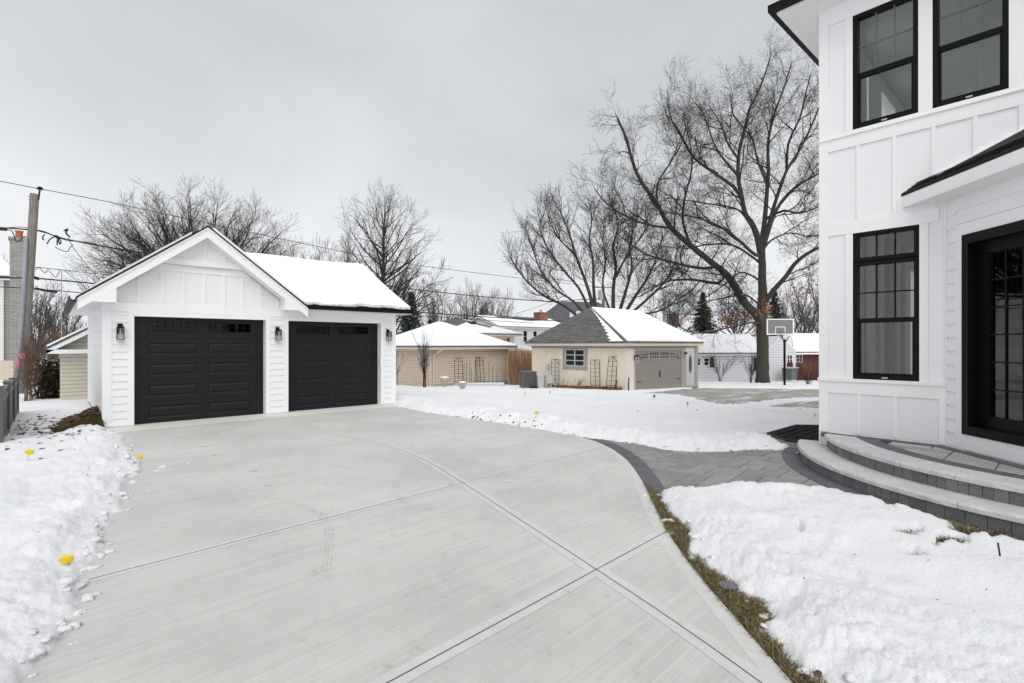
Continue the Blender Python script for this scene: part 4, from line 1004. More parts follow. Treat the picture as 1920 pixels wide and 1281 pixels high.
# ---------------------------------------------------------------- neighbours' buildings
def zat(py, d): return H+(HY-py)/F*d
def eaveshrink(P, k, up):
    c = sum((Vector(p) for p in P), Vector((0, 0, 0)))/len(P); zm = max(p[2] for p in P); o = []
    for p in P:
        v = Vector(p); o.append(v+((c-v).normalized()*k if v.z < zm-.05 else Vector((0, 0, -.004)))+Vector((0, 0, up)))
    return o
def shrink(P, k, up):
    c = sum((Vector(p) for p in P), Vector((0, 0, 0)))/len(P); return [Vector(p)+(c-Vector(p)).normalized()*k+Vector((0, 0, up)) for p in P]
def house(name, label, cat, A, B, D, z0, ze, zr, wall, roof, ov=.4, inset=(0, 0), snow='fblr', trim='trim', group=None, depth0=1.0, st=.07, ovf=None, gut=None):
    A = Vector(A[:2]); B = Vector(B[:2]); u = (B-A).normalized(); W = (B-A).length; bk = Vector((-u.y, u.x))
    if bk.dot(FW) < 0 and abs(bk.dot(FW)) > .2: bk = -bk
    root = thing(name, label, cat, (A.x, A.y, z0), group)
    def P(a, b, z): q = A+u*a+bk*b; return (q.x, q.y, z)
    hip = [i > .01 for i in inset]
    mb = MB(); mb.prism([P(0, 0, 0)[:2], P(W, 0, 0)[:2], P(W, D, 0)[:2], P(0, D, 0)[:2]], z0-depth0, ze)
    for k, a in ((0, 0), (1, W)):
        if not hip[k]:
            zz = zr-.05; mb.add([P(a, 0, ze), P(a, D, ze), P(a, D/2, zz), P(a+(.1 if k == 0 else -.1), D/2, zz)], [(0, 1, 2), (0, 2, 3), (1, 3, 2)])
    mb.build('wall', wall, root)
    sl = (zr-ze)/(D/2); ovf = ov if ovf is None else ovf; zo = ze-sl*ovf*.0
    r0 = inset[0] if hip[0] else -ov; r1 = W-inset[1] if hip[1] else W+ov
    e0, e1 = -ov, W+ov
    FL, FR, BL, BR = P(e0, -ovf, zo), P(e1, -ovf, zo), P(e0, D+ovf, zo), P(e1, D+ovf, zo); RL, RR = P(r0, D/2, zr), P(r1, D/2, zr)
    faces = {'f': [FL, FR, RR, RL], 'b': [BR, BL, RL, RR]}
    if hip[0]: faces['l'] = [BL, FL, RL]
    if hip[1]: faces['r'] = [FR, BR, RR]
    mb = MB(); [mb.slab(p, .06) for p in faces.values()]; rf = mb.build('roof', roof, root)
    s = [k for k in faces if k in snow]
    if s:
        mb = MB(); [mb.slab((shrink if name == 'stucco_garage' else eaveshrink)(faces[k], .10 if name == 'stucco_garage' else .05, st), st*.9) for k in s]; mb.build('snow_cover', 'roof_snow', rf)
    mb = MB(); q = .02
    mb.add([P(e0+q, -ovf+q, zo-.06), P(e1-q, -ovf+q, zo-.06), P(e1-q, D+ovf-q, zo-.06), P(e0+q, D+ovf-q, zo-.06), P(e0+q, -ovf+q, zo-.19), P(e1-q, -ovf+q, zo-.19), P(e1-q, D+ovf-q, zo-.19), P(e0+q, D+ovf-q, zo-.19)], [(0, 1, 2, 3), (7, 6, 5, 4), (0, 4, 5, 1), (1, 5, 6, 2), (2, 6, 7, 3), (3, 7, 4, 0)])
    for k, a in ((0, e0+q), (1, e1-q)):
        if not hip[k]:
            for b0, b1 in ((-ovf+q, D/2), (D+ovf-q, D/2)):
                dx = .03 if k == 0 else -.03
                mb.add([P(a, b0, zo-.19), P(a, b1, zr-.26), P(a, b1, zr-.06), P(a, b0, zo-.06), P(a+dx, b0, zo-.19), P(a+dx, b1, zr-.26), P(a+dx, b1, zr-.06), P(a+dx, b0, zo-.06)], [(0, 1, 2, 3), (7, 6, 5, 4), (0, 4, 5, 1), (2, 6, 7, 3), (0, 3, 7, 4)])
    mb.build('fascia', trim, root)
    ff = Fr(A, u, -bk); fl_ = Fr(A, bk, -u); fr_ = Fr(B, bk, u); return root, ff, fl_, fr_, W
def swin(fr, u0, u1, z0, z1, parent, mat='trim', cols=2, rows=2, cas=None, t=.05, bar=.02):
    if cas:
        mb = MB(); c = cas[1]
        for q in ((u0-c, u0, z0-c, z1+c), (u1, u1+c, z0-c, z1+c), (u0, u1, z1, z1+c), (u0, u1, z0-c, z0)): fbox(mb, fr, *q, .001, .03)
        mb.build('window_casing', cas[0], parent)
    w = MB()
    for q in ((u0, u0+t, z0, z1), (u1-t, u1, z0, z1), (u0+t, u1-t, z0, z0+t), (u0+t, u1-t, z1-t, z1)): fbox(w, fr, *q, .001, .035)
    for k in range(1, cols): u = u0+(u1-u0)*k/cols; fbox(w, fr, u-bar, u+bar, z0+t, z1-t, .012, .03)
    for k in range(1, rows): z = z0+(z1-z0)*k/rows; fbox(w, fr, u0+t, u1-t, z-bar*.7, z+bar*.7, .012, .028)
    o = w.build('window', mat, parent); g = MB(); fbox(g, fr, u0+t*.5, u1-t*.5, z0+t*.5, z1-t*.5, .002, .008); g.build('pane', 'glass_black', o); return o
m_, nt_, b_ = newmat('reflective_black_glass'); b_.inputs['Base Color'].default_value = (.012, .014, .016, 1); b_.inputs['Roughness'].default_value = .04; M['glass_black'] = m_
def chimney(parent, fr_pts, z0, z1, mat='brick', pot=True, name='chimney'):
    x0, x1, y0, y1 = fr_pts; mb = MB(); mb.box(x0, x1, y0, y1, z0, z1); mb.box(x0-.06, x1+.06, y0-.06, y1+.06, z1-.14, z1-.02)
    c = mb.build(name, mat, parent)
    if pot: m2 = MB(); m2.lathe(((x0+x1)/2, (y0+y1)/2, z1), [(.16, 0), (.14, .3), (.17, .32), (.17, .38)], 10); m2.build('chimney_pot', 'terracotta' if pot == 't' else 'stone', c)
    return c

# cream stucco garage
zc = -.39
CG, cf, clf, crf, CW = house('stucco_garage', 'cream stucco garage with taupe door and a half bare grey hip roof', 'garage', (19.37, 13.7), (25.63, 13.7), 6.2, zc, 1.93, 3.70, 'cream', 'shingle_grey', .35, (1.11, .79), 'fr', 'tan_trim', ovf=.2)
mb = MB()
# snow lying along the near hip of the bare side, with a ragged edge
BLc, FLc, RLc = Vector((19.02, 20.1, 1.93)), Vector((19.02, 13.5, 1.93)), Vector((20.48, 16.8, 3.70))
rg = random.Random(3); lo = []
for i in range(23):
    t = i/22; a = FLc.lerp(RLc, .98*t); w = (.155-.09*t)*(1-.25*(i % 2))+rg.uniform(-.006, .006); lo.append(a.lerp(BLc.lerp(RLc, t), max(w, .02)))
up = [FLc.lerp(RLc, .98*i/22).lerp(BLc.lerp(RLc, i/22), .025) for i in range(23)]
vs = [v+Vector((-.03, 0, .03)) for v in up]+[v+Vector((-.03, 0, .025)) for v in lo]
mb.add(vs, [(i, i+1, 23+i+1, 23+i) for i in range(22)]); mb.build('snow_strip', 'roof_snow', CG)
def cX(px): return onY(px, 13.7)[0]-19.37
mb = MB(); fbox(mb, clf, -.02, 6.22, 1.62, 1.76, .001, .02); fbox(mb, cf, -.02, CW+.02, 1.63, 1.76, .001, .022)
fbox(mb, cf, cX(1191.7)-.09, cX(1191.7), zc, 1.63, .001, .03)
da, db = cX(1191.7), cX(1276)
fbox(mb, cf, db, cX(1284), zc, 1.63, .001, .05); fbox(mb, cf, cX(1302), CW+.01, zc, 1.63, .001, .05); fbox(mb, cf, da, db, 1.52, 1.63, .001, .04)
mb.build('wall_trim', 'taupe', CG)
# sectional door with arched lights
mb = MB(); fbox(mb, cf, da, db, zc+.01, 1.52, .001, .012)
for k in range(1, 5): z = zc+1.9*k/4.2; fbox(mb, cf, da, db, z, z+.008, .013, .018)
for k in range(0, 9): u = da+(db-da)*(k+.5)/9; fbox(mb, cf, u-.004, u+.004, zc+.03, 1.05, .013, .015)
gd = mb.build('garage_door', 'greydoor', CG)
W4 = (db-da)
for k in range(4):
    a = da+W4*(.045+.235*k); b = a+W4*.2; m = MB(); z0_, z1_ = 1.14, 1.40
    arch = lambda u: 1.44-.16*abs(((u-da)/W4)-.5)**2*4*.9
    n = 6; top = [(a+(b-a)*i/n, arch(a+(b-a)*i/n)) for i in range(n+1)]
    for i in range(n): fbox(m, cf, top[i][0], top[i+1][0], z0_, min(top[i][1], top[i+1][1]), .016, .022)
    wn = m.build('window', 'glass_black', gd); m = MB()
    for i in range(5): u = a+(b-a)*i/4; fbox(m, cf, u-.008, u+.008, z0_-.02, arch(u), .023, .03)
    for z in (z0_-.01, (z0_+1.4)/2): fbox(m, cf, a, b, z-.008, z+.008, .0235, .0295)
    m.build('muntin', 'taupe_wall', wn)
m = MB()
for z in (zc+.45, zc+1.5):
    for u in (da+.05, db-.38): fbox(m, cf, u, u+.33, z, z+.03, .02, .03)
fbox(m, cf, (da+db)/2-.02, (da+db)/2+.02, zc+.62, zc+.9, .02, .06); m.build('hardware', 'iron', gd)
ea, eb = cX(1286.5), cX(1300)
m = MB(); fbox(m, cf, ea-.05, eb+.05, zc, 1.47, .001, .008); fbox(m, cf, ea, eb, zc+.05, 1.42, .008, .03); ed = m.build('entry_door', 'palegrey', CG)
m = MB(); n = 14; cx_, cz_ = (ea+eb)/2, .78; pts = [cf.p(cx_+.17*math.cos(t), cz_+.48*math.sin(t), .034) for t in [2*math.pi*k/n for k in range(n)]]; m.add(pts, [tuple(range(n))]); m.build('oval_glass', 'glass_black', ed)
m = MB(); fbox(m, cf, ea-.1, eb+.1, zc-.04, zc+.02, .001, .25); m.build('door_step', 'foundation', CG)
wy0, wy1 = onX(1096.5, 19.37)[0]-13.7, onX(1060.6, 19.37)[0]-13.7
swin(clf, wy0, wy1, .73, 1.70-.13, CG, 'palegrey', 2, 3, ('taupe', .17), .045, .03)
def lamp2(root_xyz, lab, fr, u, z):
    o = thing('carriage_lamp', lab, 'wall lamp', fr.p(u, z, 0), 'carriage lamps on the cream garage')
    p = fr.p(u, z, .0); q = fr.p(u, z, .16); m = MB(); fbox(m, fr, u-.05, u+.05, z-.1, z+.12, .001, .02); m.bar(fr.p(u, z+.12, .02), fr.p(u, z+.16, .16), .012, 5); m.lathe((q[0], q[1], z), [(.02, .16), (.10, .07), (.09, .05)], 10); m.build('bracket', 'iron', o)
    m = MB(); m.lathe((q[0], q[1], z), [(.075, .05), (.085, -.05), (.05, -.2), (.015, -.24)], 10); m.build('lamp_shade', 'lampglass', o)
lamp2(None, 'iron carriage lamp at the near corner of the cream garage door', cf, cX(1189.5), 1.18); lamp2(None, 'small lamp beside the oval glass door of the cream garage', cf, cX(1281), 1.27)
# tan garage
zt = -.50
TG, tf, tlf, trf, TW = house('tan_garage', 'tan lap sided garage under a full snow covered hip roof', 'garage', (15.2, 23.45), (20.8, 23.45), 6.2, zt, 1.72, 3.15, 'tan', 'shingle_dark', .42, (2.5, 2.7), 'flbr', 'tan_trim')
mb = MB(); fbox(mb, tf, -.03, .05, zt-.3, 1.53, .001, .03); fbox(mb, tlf, -.0, .05, zt-.3, 1.53, .001, .03); fbox(mb, tf, TW-.05, TW+.02, zt-.3, 1.53, .001, .03); mb.build('corner_board', 'tan_trim', TG)
mb = MB()
p = tf.p(TW-.12, 0, .06); q = tf.p(TW-.05, 0, .40)
mb.tube([(q[0], q[1], 1.60), (q[0], q[1], 1.5), (p[0], p[1], 1.2), (p[0], p[1], zt+.1), (p[0]+.12, p[1]-.12, zt+.0)], .045, 6)
p = tf.p(.15, 0, .06); q = tf.p(.45, 0, .40); mb.tube([(q[0], q[1], 1.60), (q[0], q[1], 1.5), (p[0], p[1], 1.22), (p[0], p[1], zt)], .045, 6); mb.build('downspout', 'tan_trim', TG)
mb = MB(); fbox(mb, tf, -.02, TW, zt-.2, zt+.16, .001, .02); mb.build('foundation', 'foundation', TG)
# white garage at the back right, its gable porch and the red shed
WG, wf, wl, wr, WW = house('white_garage', 'long low white garage with snowy roof behind the big oak', 'garage', at(1305, 700, 40), at(1442, 700, 40.5), 7, zat(716, 40), zat(662, 40), zat(627, 43.5), 'whitesiding', 'shingle_dark', .3, (0, 0), 'fb', 'whitesiding')
def pu(px): return (px-1305)/137*WW
for a, b in ((1306.5,1313.5),(1319,1329)): swin(wf, pu(a), pu(b), zat(686, 40), zat(671, 40), WG, 'trim', 1, 2)
mb = MB(); fbox(mb, wf, pu(1330.5), pu(1338), zat(689, 40), zat(669.5, 40), .001, .05); fbox(mb, wf, pu(1413), pu(1418), zat(696, 40), zat(671, 40), .001, .05); mb.build('shutter', 'interior_dark', WG)
WB = thing('gabled_outbuilding', 'small white gabled outbuilding with a snow roof behind the basketball hoop', 'outbuilding', at(1440, 714, 38.95)[:])
fr3 = Fr(at(1440, 700, 38.95), RT, -FW)
def pv(px): return (px-1440)/F*39.
mb = MB()
A_, B_, C_ = at(1440, 661, 38.95), at(1494, 661, 38.95), at(1464, 633, 38.95)
fbox(mb, fr3, 0, pv(1492), zat(716, 39.)-.3, zat(661, 39.)-.001, -4, 0)
mb.add([A_, B_, C_, A_+Vector((FW.x*3, FW.y*3, 0)), B_+Vector((FW.x*3, FW.y*3, 0)), C_+Vector((FW.x*3, FW.y*3, 0))], [(0, 1, 2), (0, 2, 5, 3), (1, 4, 5, 2)]); mb.build('front_wall', 'whitesiding', WB)
mb = MB()
for (a, b) in ((A_, C_), (C_, B_)): mb.slab([a+Vector((0, 0, .12)), b+Vector((0, 0, .12)), b+Vector((FW.x*6, FW.y*6, .12)), a+Vector((FW.x*6, FW.y*6, .12))], .10)
mb.build('snow_cover', 'roof_snow', WB)
swin(fr3, pv(1475), pv(1486), zat(691, 39), zat(665, 39), WB, 'trim', 2, 3)
mb = MB(); fbox(mb, fr3, pv(1475), pv(1486), zat(690.5, 39), zat(680, 39), .036, .05); mb.build('shutter', 'red', WB)
RS, rff, _, _, RW = house('red_shed', 'weathered red board shed with drooping snowy eave at the house corner', 'shed', at(1489, 700, 40.5), at(1600, 700, 41.5), 6, zat(712, 40.5), zat(660, 40.5), zat(626, 43.5), 'red', 'shingle_dark', .5, (2.2, 0), 'fbl', 'trim')
swin(rff, .15, .75, zat(680, 40), zat(665, 40), RS, 'palegrey', 2, 2)
# houses beyond
H1, h1f, h1l, h1r, W1 = house('gabled_house', 'white two storey gabled house beyond the tan garage roof', 'house', (39, 45.6), (51.0, 45.6), 7.2, -4, 3.95, 5.35, 'whitesiding', 'shingle_dark', .35, (0, 0), 'f', 'whitesiding', st=.05)
for px in (984.5, 1003): X_ = onY(px, 45.6)[0]-39; swin(h1f, X_-.35, X_+.35, 2.1, 3.5, H1, 'trim', 1, 2)
swin(h1l, 3.1, 3.9, 2.6, 3.6, H1, 'trim', 1, 2)
mb = MB(); mb.slab([(41, 49.0, 5.42), (50, 49.0, 5.42), (49.6, 48.2, 5.1), (46, 47.6, 4.92), (42.5, 48.4, 5.2)], .04); mb.build('bare_shingles', 'shingle_dark', H1)
p = at(1014, 600, 69); chimney(H1, (p.x-.75, p.x+.75, p.y-.6, p.y+.6), 2.5, zat(586, 69), 'brick', True)
H2, h2f, h2l, h2r, W2 = house('tan_house', 'low tan house with maroon shutters and patchy snow on its grey roof', 'house', (25.5, 37), (33.6, 37), 8, -3, 2.80, 4.35, 'cream', 'shingle_grey', .6, (3.6, 3.6), 'r', 'tan_trim')
mb = MB(); mb.slab([(25.1, 36.42, 2.92), (34.15, 36.42, 2.92), (32.2, 38.4, 3.62), (31.0, 37.6, 3.4), (29.6, 39.4, 3.95), (27.5, 38.0, 3.5), (26.3, 38.6, 3.6)], .08); mb.build('snow_cover', 'roof_snow', H2)
def h2u(px): return onY(px, 37)[0]-25.5
swin(h2f, h2u(931), h2u(949), 1.1, 2.35, H2, 'trim', 2, 1)
mb = MB(); fbox(mb, h2f, h2u(925), h2u(930), .95, 2.4, .001, .05); fbox(mb, h2f, h2u(950.5), h2u(955), .95, 2.4, .001, .05); mb.build('shutter', 'shutter', H2)
p = at(885, 610, 49); mb = MB(); mb.box(p.x-.3, p.x+.3, p.y-.3, p.y+.3, 3.2, zat(603, 49)); mb.build('vent_stack', 'iron', H2)
H3, *_ = house('slate_roof_house', 'house with a steep dark slate roof and skylights behind the cream garage', 'house', at(1035, 600, 88), at(1180, 600, 92), 11, -4, zat(604, 88), zat(563, 92), 'whitesiding', 'shingle_dark', .5, (3.8, 3.5), '', 'whitesiding')
mb = MB()
for (px, py) in ((1067, 591), (1079, 588.5)):
    p = at(px, py, 89.5); mb.hexa([(p.x-.4, p.y-.35, p.z-.4), (p.x+.4, p.y-.8, p.z-.4), (p.x+.5, p.y-.7, p.z-.4), (p.x-.3, p.y-.25, p.z-.4), (p.x+.2, p.y-.05, p.z+.5), (p.x+1.0, p.y-.5, p.z+.5), (p.x+1.1, p.y-.4, p.z+.5), (p.x+.3, p.y+.05, p.z+.5)])
mb.build('skylight', 'palegrey', H3)
H4, h4f, *_ = house('brick_chimney_house', 'dark roofed house with two tall brick chimneys behind the conifer', 'house', at(1262, 620, 66), at(1418, 620, 67), 9, -4, zat(628, 66), zat(600, 70), 'brick', 'shingle_dark', .4, (2, 2), 'f', 'whitesiding', st=.05)
for px, w, top in ((1264.5, 12, 589), (1325, 11, 577)):
    p = at(px, 620, 68.5); hw = w*68.5/F/2; chimney(H4, (p.x-hw, p.x+hw, p.y-hw, p.y+hw), 0, zat(top, 68.5), 'brick', True)
for px in (1290, 1345, 1390): u = (px-1262)/F*66; swin(h4f, u-.5, u+.5, zat(643, 66), zat(632, 66), H4, 'trim', 2, 1)
H5, *_ = house('pale_bungalow', 'snow roofed bungalow glimpsed between the tan and cream garages', 'house', at(972, 660, 46), at(1012, 660, 48), 5, -4, zat(658, 46), zat(646, 48), 'whitesiding', 'shingle_dark', .4, (1.2, 1.2), 'flr', 'tan_trim')
# left side
SH, shf, shl, shr, SWd = house('beige_shed', 'beige vinyl sided shed with white eave behind the white garage', 'shed', (.22, 22.0), (.22, 25.5), 5.0, -.25, zat(652, 16.5), 3.55, 'beige', 'shingle_dark', .35, (0, 0), 'fb', 'trim', ovf=.35)
def bx2(mb, a, b, h, z0, z1):  # vertical board between plan points
    a = Vector(a); b = Vector(b); n = Vector((-(b-a).y, (b-a).x)).normalized()*h/2
    mb.prism([(a-n)[:], (b-n)[:], (b+n)[:], (a+n)[:]], z0, z1)
la = at(22, 640, 27).to_2d(); rd_ = la.normalized(); lu = Vector((rd_.y, -rd_.x))
LH, lhf, lhl, lhr, LW = house('pale_house', 'tall pale house with block chimney at the far left edge', 'house', la-lu*7, la-rd_*.0, 7, -1, zat(520, 27), zat(452, 29), 'greysiding', 'shingle_dark', .35, (0, 1.2), 'fb', 'trim')
p = at(36, 600, 26.6); hw = .34
chimney(LH, (p.x-hw, p.x+hw, p.y-hw, p.y+hw), -1, zat(447, 26.6), 'chimstone', 't')
mb = MB(); fbox(mb, lhf, LW-.5, LW-.3, -1, zat(522, 27), .001, .06); mb.build('corner_board', 'trim', LH)
swin(lhf, LW-1.6, LW-.8, 1.2, 2.6, LH, 'trim', 1, 2)

# charcoal fence
FX = -.66
fen = thing('slat_fence', 'charcoal panel fence along the snowy left side yard', 'fence', (FX, 14, 0))
mb = MB(); mr = MB(); ys = [12.5, 14.4, 16.4, 18.4]
for i, y in enumerate(ys):
    mp_ = MB(); mp_.box(FX-.045, FX+.045, y-.045, y+.045, -.3, 1.06-.012*(y-13)); mp_.box(FX-.06, FX+.06, y-.06, y+.06, 1.06-.012*(y-13), 1.085-.012*(y-13)); mp_.build('post', 'fence', fen)
    if i < len(ys)-1:
        y2 = ys[i+1]; n = 13; w = (y2-y-.09)/n; pb = MB()
        for k in range(n): pb.box(FX-.012, FX+.012, y+.045+k*w+.002, y+.045+(k+1)*w-.002, -.05, .80)
        pb.build('board_panel', 'fence', fen)
        mr.box(FX-.03, FX+.03, y+.045, y2-.045, .80, .86); mr.box(FX-.03, FX+.03, y+.045, y2-.045, .05, .12); mr.box(FX-.03, FX+.03, y+.045, y2-.045, .97, 1.015)
        for k in range(9): yy = y+.15+k*(y2-y-.2)/9; mr.box(FX-.01, FX+.01, yy, yy+.02, .86, .97)
mr.build('rail', 'fence_light', fen)
# pale picket fence beyond
pf = thing('pale_fence', 'pale board fence beyond the charcoal fence at the left edge', 'fence', at(12, 690, 21)[:])
mb = MB()
for k in range(16):
    a = at(-40+k*4.1, 700, 21); b = at(-40+k*4.1+3.7, 700, 21); bx2(mb, (a.x, a.y), (b.x, b.y), .03, zat(712, 21), zat(676, 21)-.02*(k % 2))
mb.build('boards', 'tan_trim', pf)
bf2 = thing('cedar_fence', 'dark brown board fence behind the dry reeds', 'fence', at(993, 690, 33)[:])
mb = MB()
for k in range(12):
    a = at(966+k*2.9, 700, 33); b = at(966+k*2.9+2.6, 700, 33); bx2(mb, (a.x, a.y), (b.x, b.y), .03, -1.3, zat(662, 33)+.03*(k % 3))
mb.build('boards', 'cedar', bf2)

# ---------------------------------------------------------------- trees
def ftube(mb, pts, rads, sides=3):
    d = pts[-1]-pts[0]
    a = Vector((d.y, -d.x, .01)).normalized() if abs(d.z) < d.length*.95 else Vector((1, 0, 0)); b = d.cross(a).normalized()
    off = [a*math.cos(2*math.pi*k/sides)+b*math.sin(2*math.pi*k/sides) for k in range(sides)]
    base = len(mb.v); n = len(pts)
    for p, r in zip(pts, rads):
        for o in off: mb.v.append((p.x+o.x*r, p.y+o.y*r, p.z+o.z*r))
    for i in range(n-1):
        for k in range(sides):
            k2 = (k+1) % sides; mb.f.append((base+i*sides+k, base+i*sides+k2, base+(i+1)*sides+k2, base+(i+1)*sides+k))
    mb.mi += [0]*((n-1)*sides)
def spray(mb, pts, rads, lvl, P, rnd):
    if lvl >= len(P['dens']): return
    seg = [(pts[i+1]-pts[i]).length for i in range(len(pts)-1)]; tot = sum(seg)
    n = max(1, int(tot*P['dens'][lvl]+rnd.random())); t0 = P.get('t0', .25) if lvl == 0 else .12
    for k in range(n+1):
        t = min(1, t0+(1-t0)*(k+rnd.random()*.8)/n); s = t*tot; i = 0
        while i < len(seg)-1 and s > seg[i]: s -= seg[i]; i += 1
        f = min(1, s/max(seg[i], 1e-6)); p = pts[i].lerp(pts[i+1], f); r = rads[i]+(rads[i+1]-rads[i])*f
        d = (pts[i+1]-pts[i]).normalized(); ax = d.orthogonal().normalized(); bx_ = d.cross(ax); ph = rnd.uniform(0, 6.283); an = R(rnd.uniform(*P['ang'])) if t < .97 else R(rnd.uniform(0, 20))
        nd = d*math.cos(an)+(ax*math.cos(ph)+bx_*math.sin(ph))*math.sin(an); nd.z += P['up'][min(lvl, len(P['up'])-1)]; nd.normalize()
        L = P['len'][lvl]*rnd.uniform(.55, 1.25)*(1-(P.get('tip', .55) if lvl == 0 else .35)*t); rr = min(r*.7, P['rad'][lvl]*rnd.uniform(.75, 1.2)); m = P['seg'][lvl]
        q = [p]; rd = [rr]; cur = p; dd = nd.copy()
        for j in range(m):
            w = P['wob']; dd = Vector((dd.x+rnd.gauss(0, w), dd.y+rnd.gauss(0, w), dd.z+rnd.gauss(0, w)+P['trop'])).normalized(); cur = cur+dd*(L/m); q.append(cur); rd.append(max(rr*(1-.75*(j+1)/m), P['rmin']))
        ftube(mb, q, rd, 4 if lvl == 0 else 3); spray(mb, q, rd, lvl+1, P, rnd)
def V3(p): return Vector(p)
def curve3(pts, k=3): return smoothline3([V3(p) for p in pts], k)
def smoothline3(pts, k):
    out = []; n = len(pts)
    for i in range(n-1):
        p0, p1, p2, p3 = pts[max(i-1, 0)], pts[i], pts[i+1], pts[min(i+2, n-1)]
        for j in range(k):
            t = j/k; out.append(.5*((2*p1)+(p2-p0)*t+(2*p0-5*p1+4*p2-p3)*t*t+(3*p1-p0-3*p2+p3)*t*t*t))
    out.append(pts[-1]); return out
# the big oak: its limbs follow the photographed ones
def limb_tree(name, label, base, d0, trunk, limbs, P, seed, bmat, tmat, group=None, gn=None):
    rnd = random.Random(seed); root = thing(name, label, 'tree', tuple(base), group); tr = MB(); cr_ = MB()
    tp = [at(px, py, d0) for px, py, r in trunk]; tr_r = [r for *_, r in trunk]
    n = 3; c = curve3(tp, n); rr = []
    for i in range(len(tr_r)-1): rr += [tr_r[i]+(tr_r[i+1]-tr_r[i])*j/n for j in range(n)]
    rr.append(tr_r[-1]); c = [p+Vector((rnd.uniform(-.02, .02), rnd.uniform(-.02, .02), 0)) for p in c]; tr.tube(c, rr, 14)
    for (r0, r1, drift, pts) in limbs:
        P3 = []; m = len(pts)
        for i, (px, py) in enumerate(pts):
            t = i/(m-1); dd = d0+drift*t; P3.append(at(px, py, dd))
        c = curve3(P3, 3); k = len(c); rad = [r0+(r1-r0)*(i/(k-1))**.8 for i in range(k)]
        tr.tube(c, rad, 8 if r0 > .09 else 6); spray(cr_, c, rad, 0, P, rnd)
    tr.build('trunk', bmat, root, smooth=True); cr_.build('crown', tmat, root); return root
OAK = dict(dens=(.95, 1.75, 3.7, 4.8), len=(4.3, 2.3, 1.05, .5), rad=(.05, .024, .012, .0075), ang=(26, 66), up=(.10, .07, .05, .05), wob=.15, trop=.03, tip=.86, seg=(7, 5, 3, 2), rmin=.0055, t0=.22)
oak_trunk = [(1430,728,.62),(1430,716,.50),(1430,700,.42),(1430,665,.395),(1429,625,.39),(1429,600,.39),(1429,575,.33),(1430,555,.31),(1429,525,.27),(1429,495,.25),(1428,468,.23),(1428,445,.18)]
oak_limbs = [(.27,.04,-5,[(1431,612),(1418,590),(1396,568),(1375,532),(1358,511),(1340,497),(1297,462),(1256,425),(1231,381),(1200,337),(1185,300),(1175,262),(1158,222)]),
 (.10,.03,-4,[(1359,515),(1345,531),(1303,525),(1265,525),(1240,532),(1200,556)]),(.10,.025,-6,[(1340,500),(1320,503),(1290,499),(1253,490),(1212,477),(1181,457),(1160,440)]),
 (.09,.02,-3,[(1297,464),(1281,419),(1283,375),(1297,319),(1294,270),(1282,225)]),(.08,.02,-6,[(1256,427),(1216,422),(1169,403),(1137,381),(1115,355)]),
 (.07,.02,-2,[(1231,383),(1233,344),(1250,316),(1275,275),(1285,240)]),(.2,.03,2,[(1427,480),(1420,445),(1410,420),(1397,400),(1390,365),(1384,330),(1386,285),(1397,240),(1405,205),(1419,178),(1434,140),(1444,108)]),
 (.12,.02,-2,[(1392,375),(1375,350),(1340,325),(1300,295),(1277,255),(1258,222),(1252,185)]),(.09,.02,4,[(1410,425),(1394,402),(1378,391),(1341,384),(1294,377),(1250,372)]),
 (.11,.02,-5,[(1424,480),(1412,475),(1381,447),(1350,425),(1309,409),(1262,400),(1225,392)]),(.09,.02,5,[(1424,492),(1409,481),(1372,459),(1325,459),(1287,466),(1240,462)]),
 (.17,.03,4,[(1428,460),(1434,412),(1438,360),(1441,319),(1440,270),(1450,220),(1470,165),(1484,120)]),(.14,.03,-3,[(1430,468),(1446,405),(1460,360),(1475,320),(1500,280),(1522,235),(1540,190)]),
 (.13,.03,3,[(1430,470),(1455,395),(1490,352),(1536,325),(1585,290)]),(.17,.05,-3,[(1431,572),(1450,545),(1474,518),(1490,495),(1515,475),(1550,458),(1600,440)]),
 (.07,.02,2,[(1430,470),(1447,450),(1481,437),(1522,444),(1560,430)]),(.07,.02,-4,[(1428,575),(1412,562),(1395,553),(1357,559),(1325,566),(1300,580)]),(.06,.02,-5,[(1428,608),(1410,605),(1377,612),(1340,620),(1300,624),(1270,610)]),
 (.07,.02,-3,[(1428,530),(1410,517),(1385,512),(1350,540),(1320,560)]),(.10,.02,-4,[(1437,410),(1470,395),(1500,400),(1540,385)]),(.08,.02,5,[(1440,350),(1420,300),(1410,260),(1375,215),(1370,175)]),
 (.09,.02,-2,[(1475,322),(1478,270),(1500,220),(1512,170),(1520,140)]),(.08,.02,3,[(1386,300),(1365,270),(1350,230),(1330,200)]),(.08,.02,2,[(1384,330),(1350,290),(1335,260),(1320,215),(1300,190)])]
pb_ = at(1430, 718, 36)
oak_limbs = [(a*1.22, b*1.5, c, d) for a, b, c, d in oak_limbs]
limb_tree('oak_tree', 'huge bare oak with snow on its leaning limb beside the basketball hoop', pb_, 36, oak_trunk, oak_limbs, OAK, 11, 'bark', 'twig')
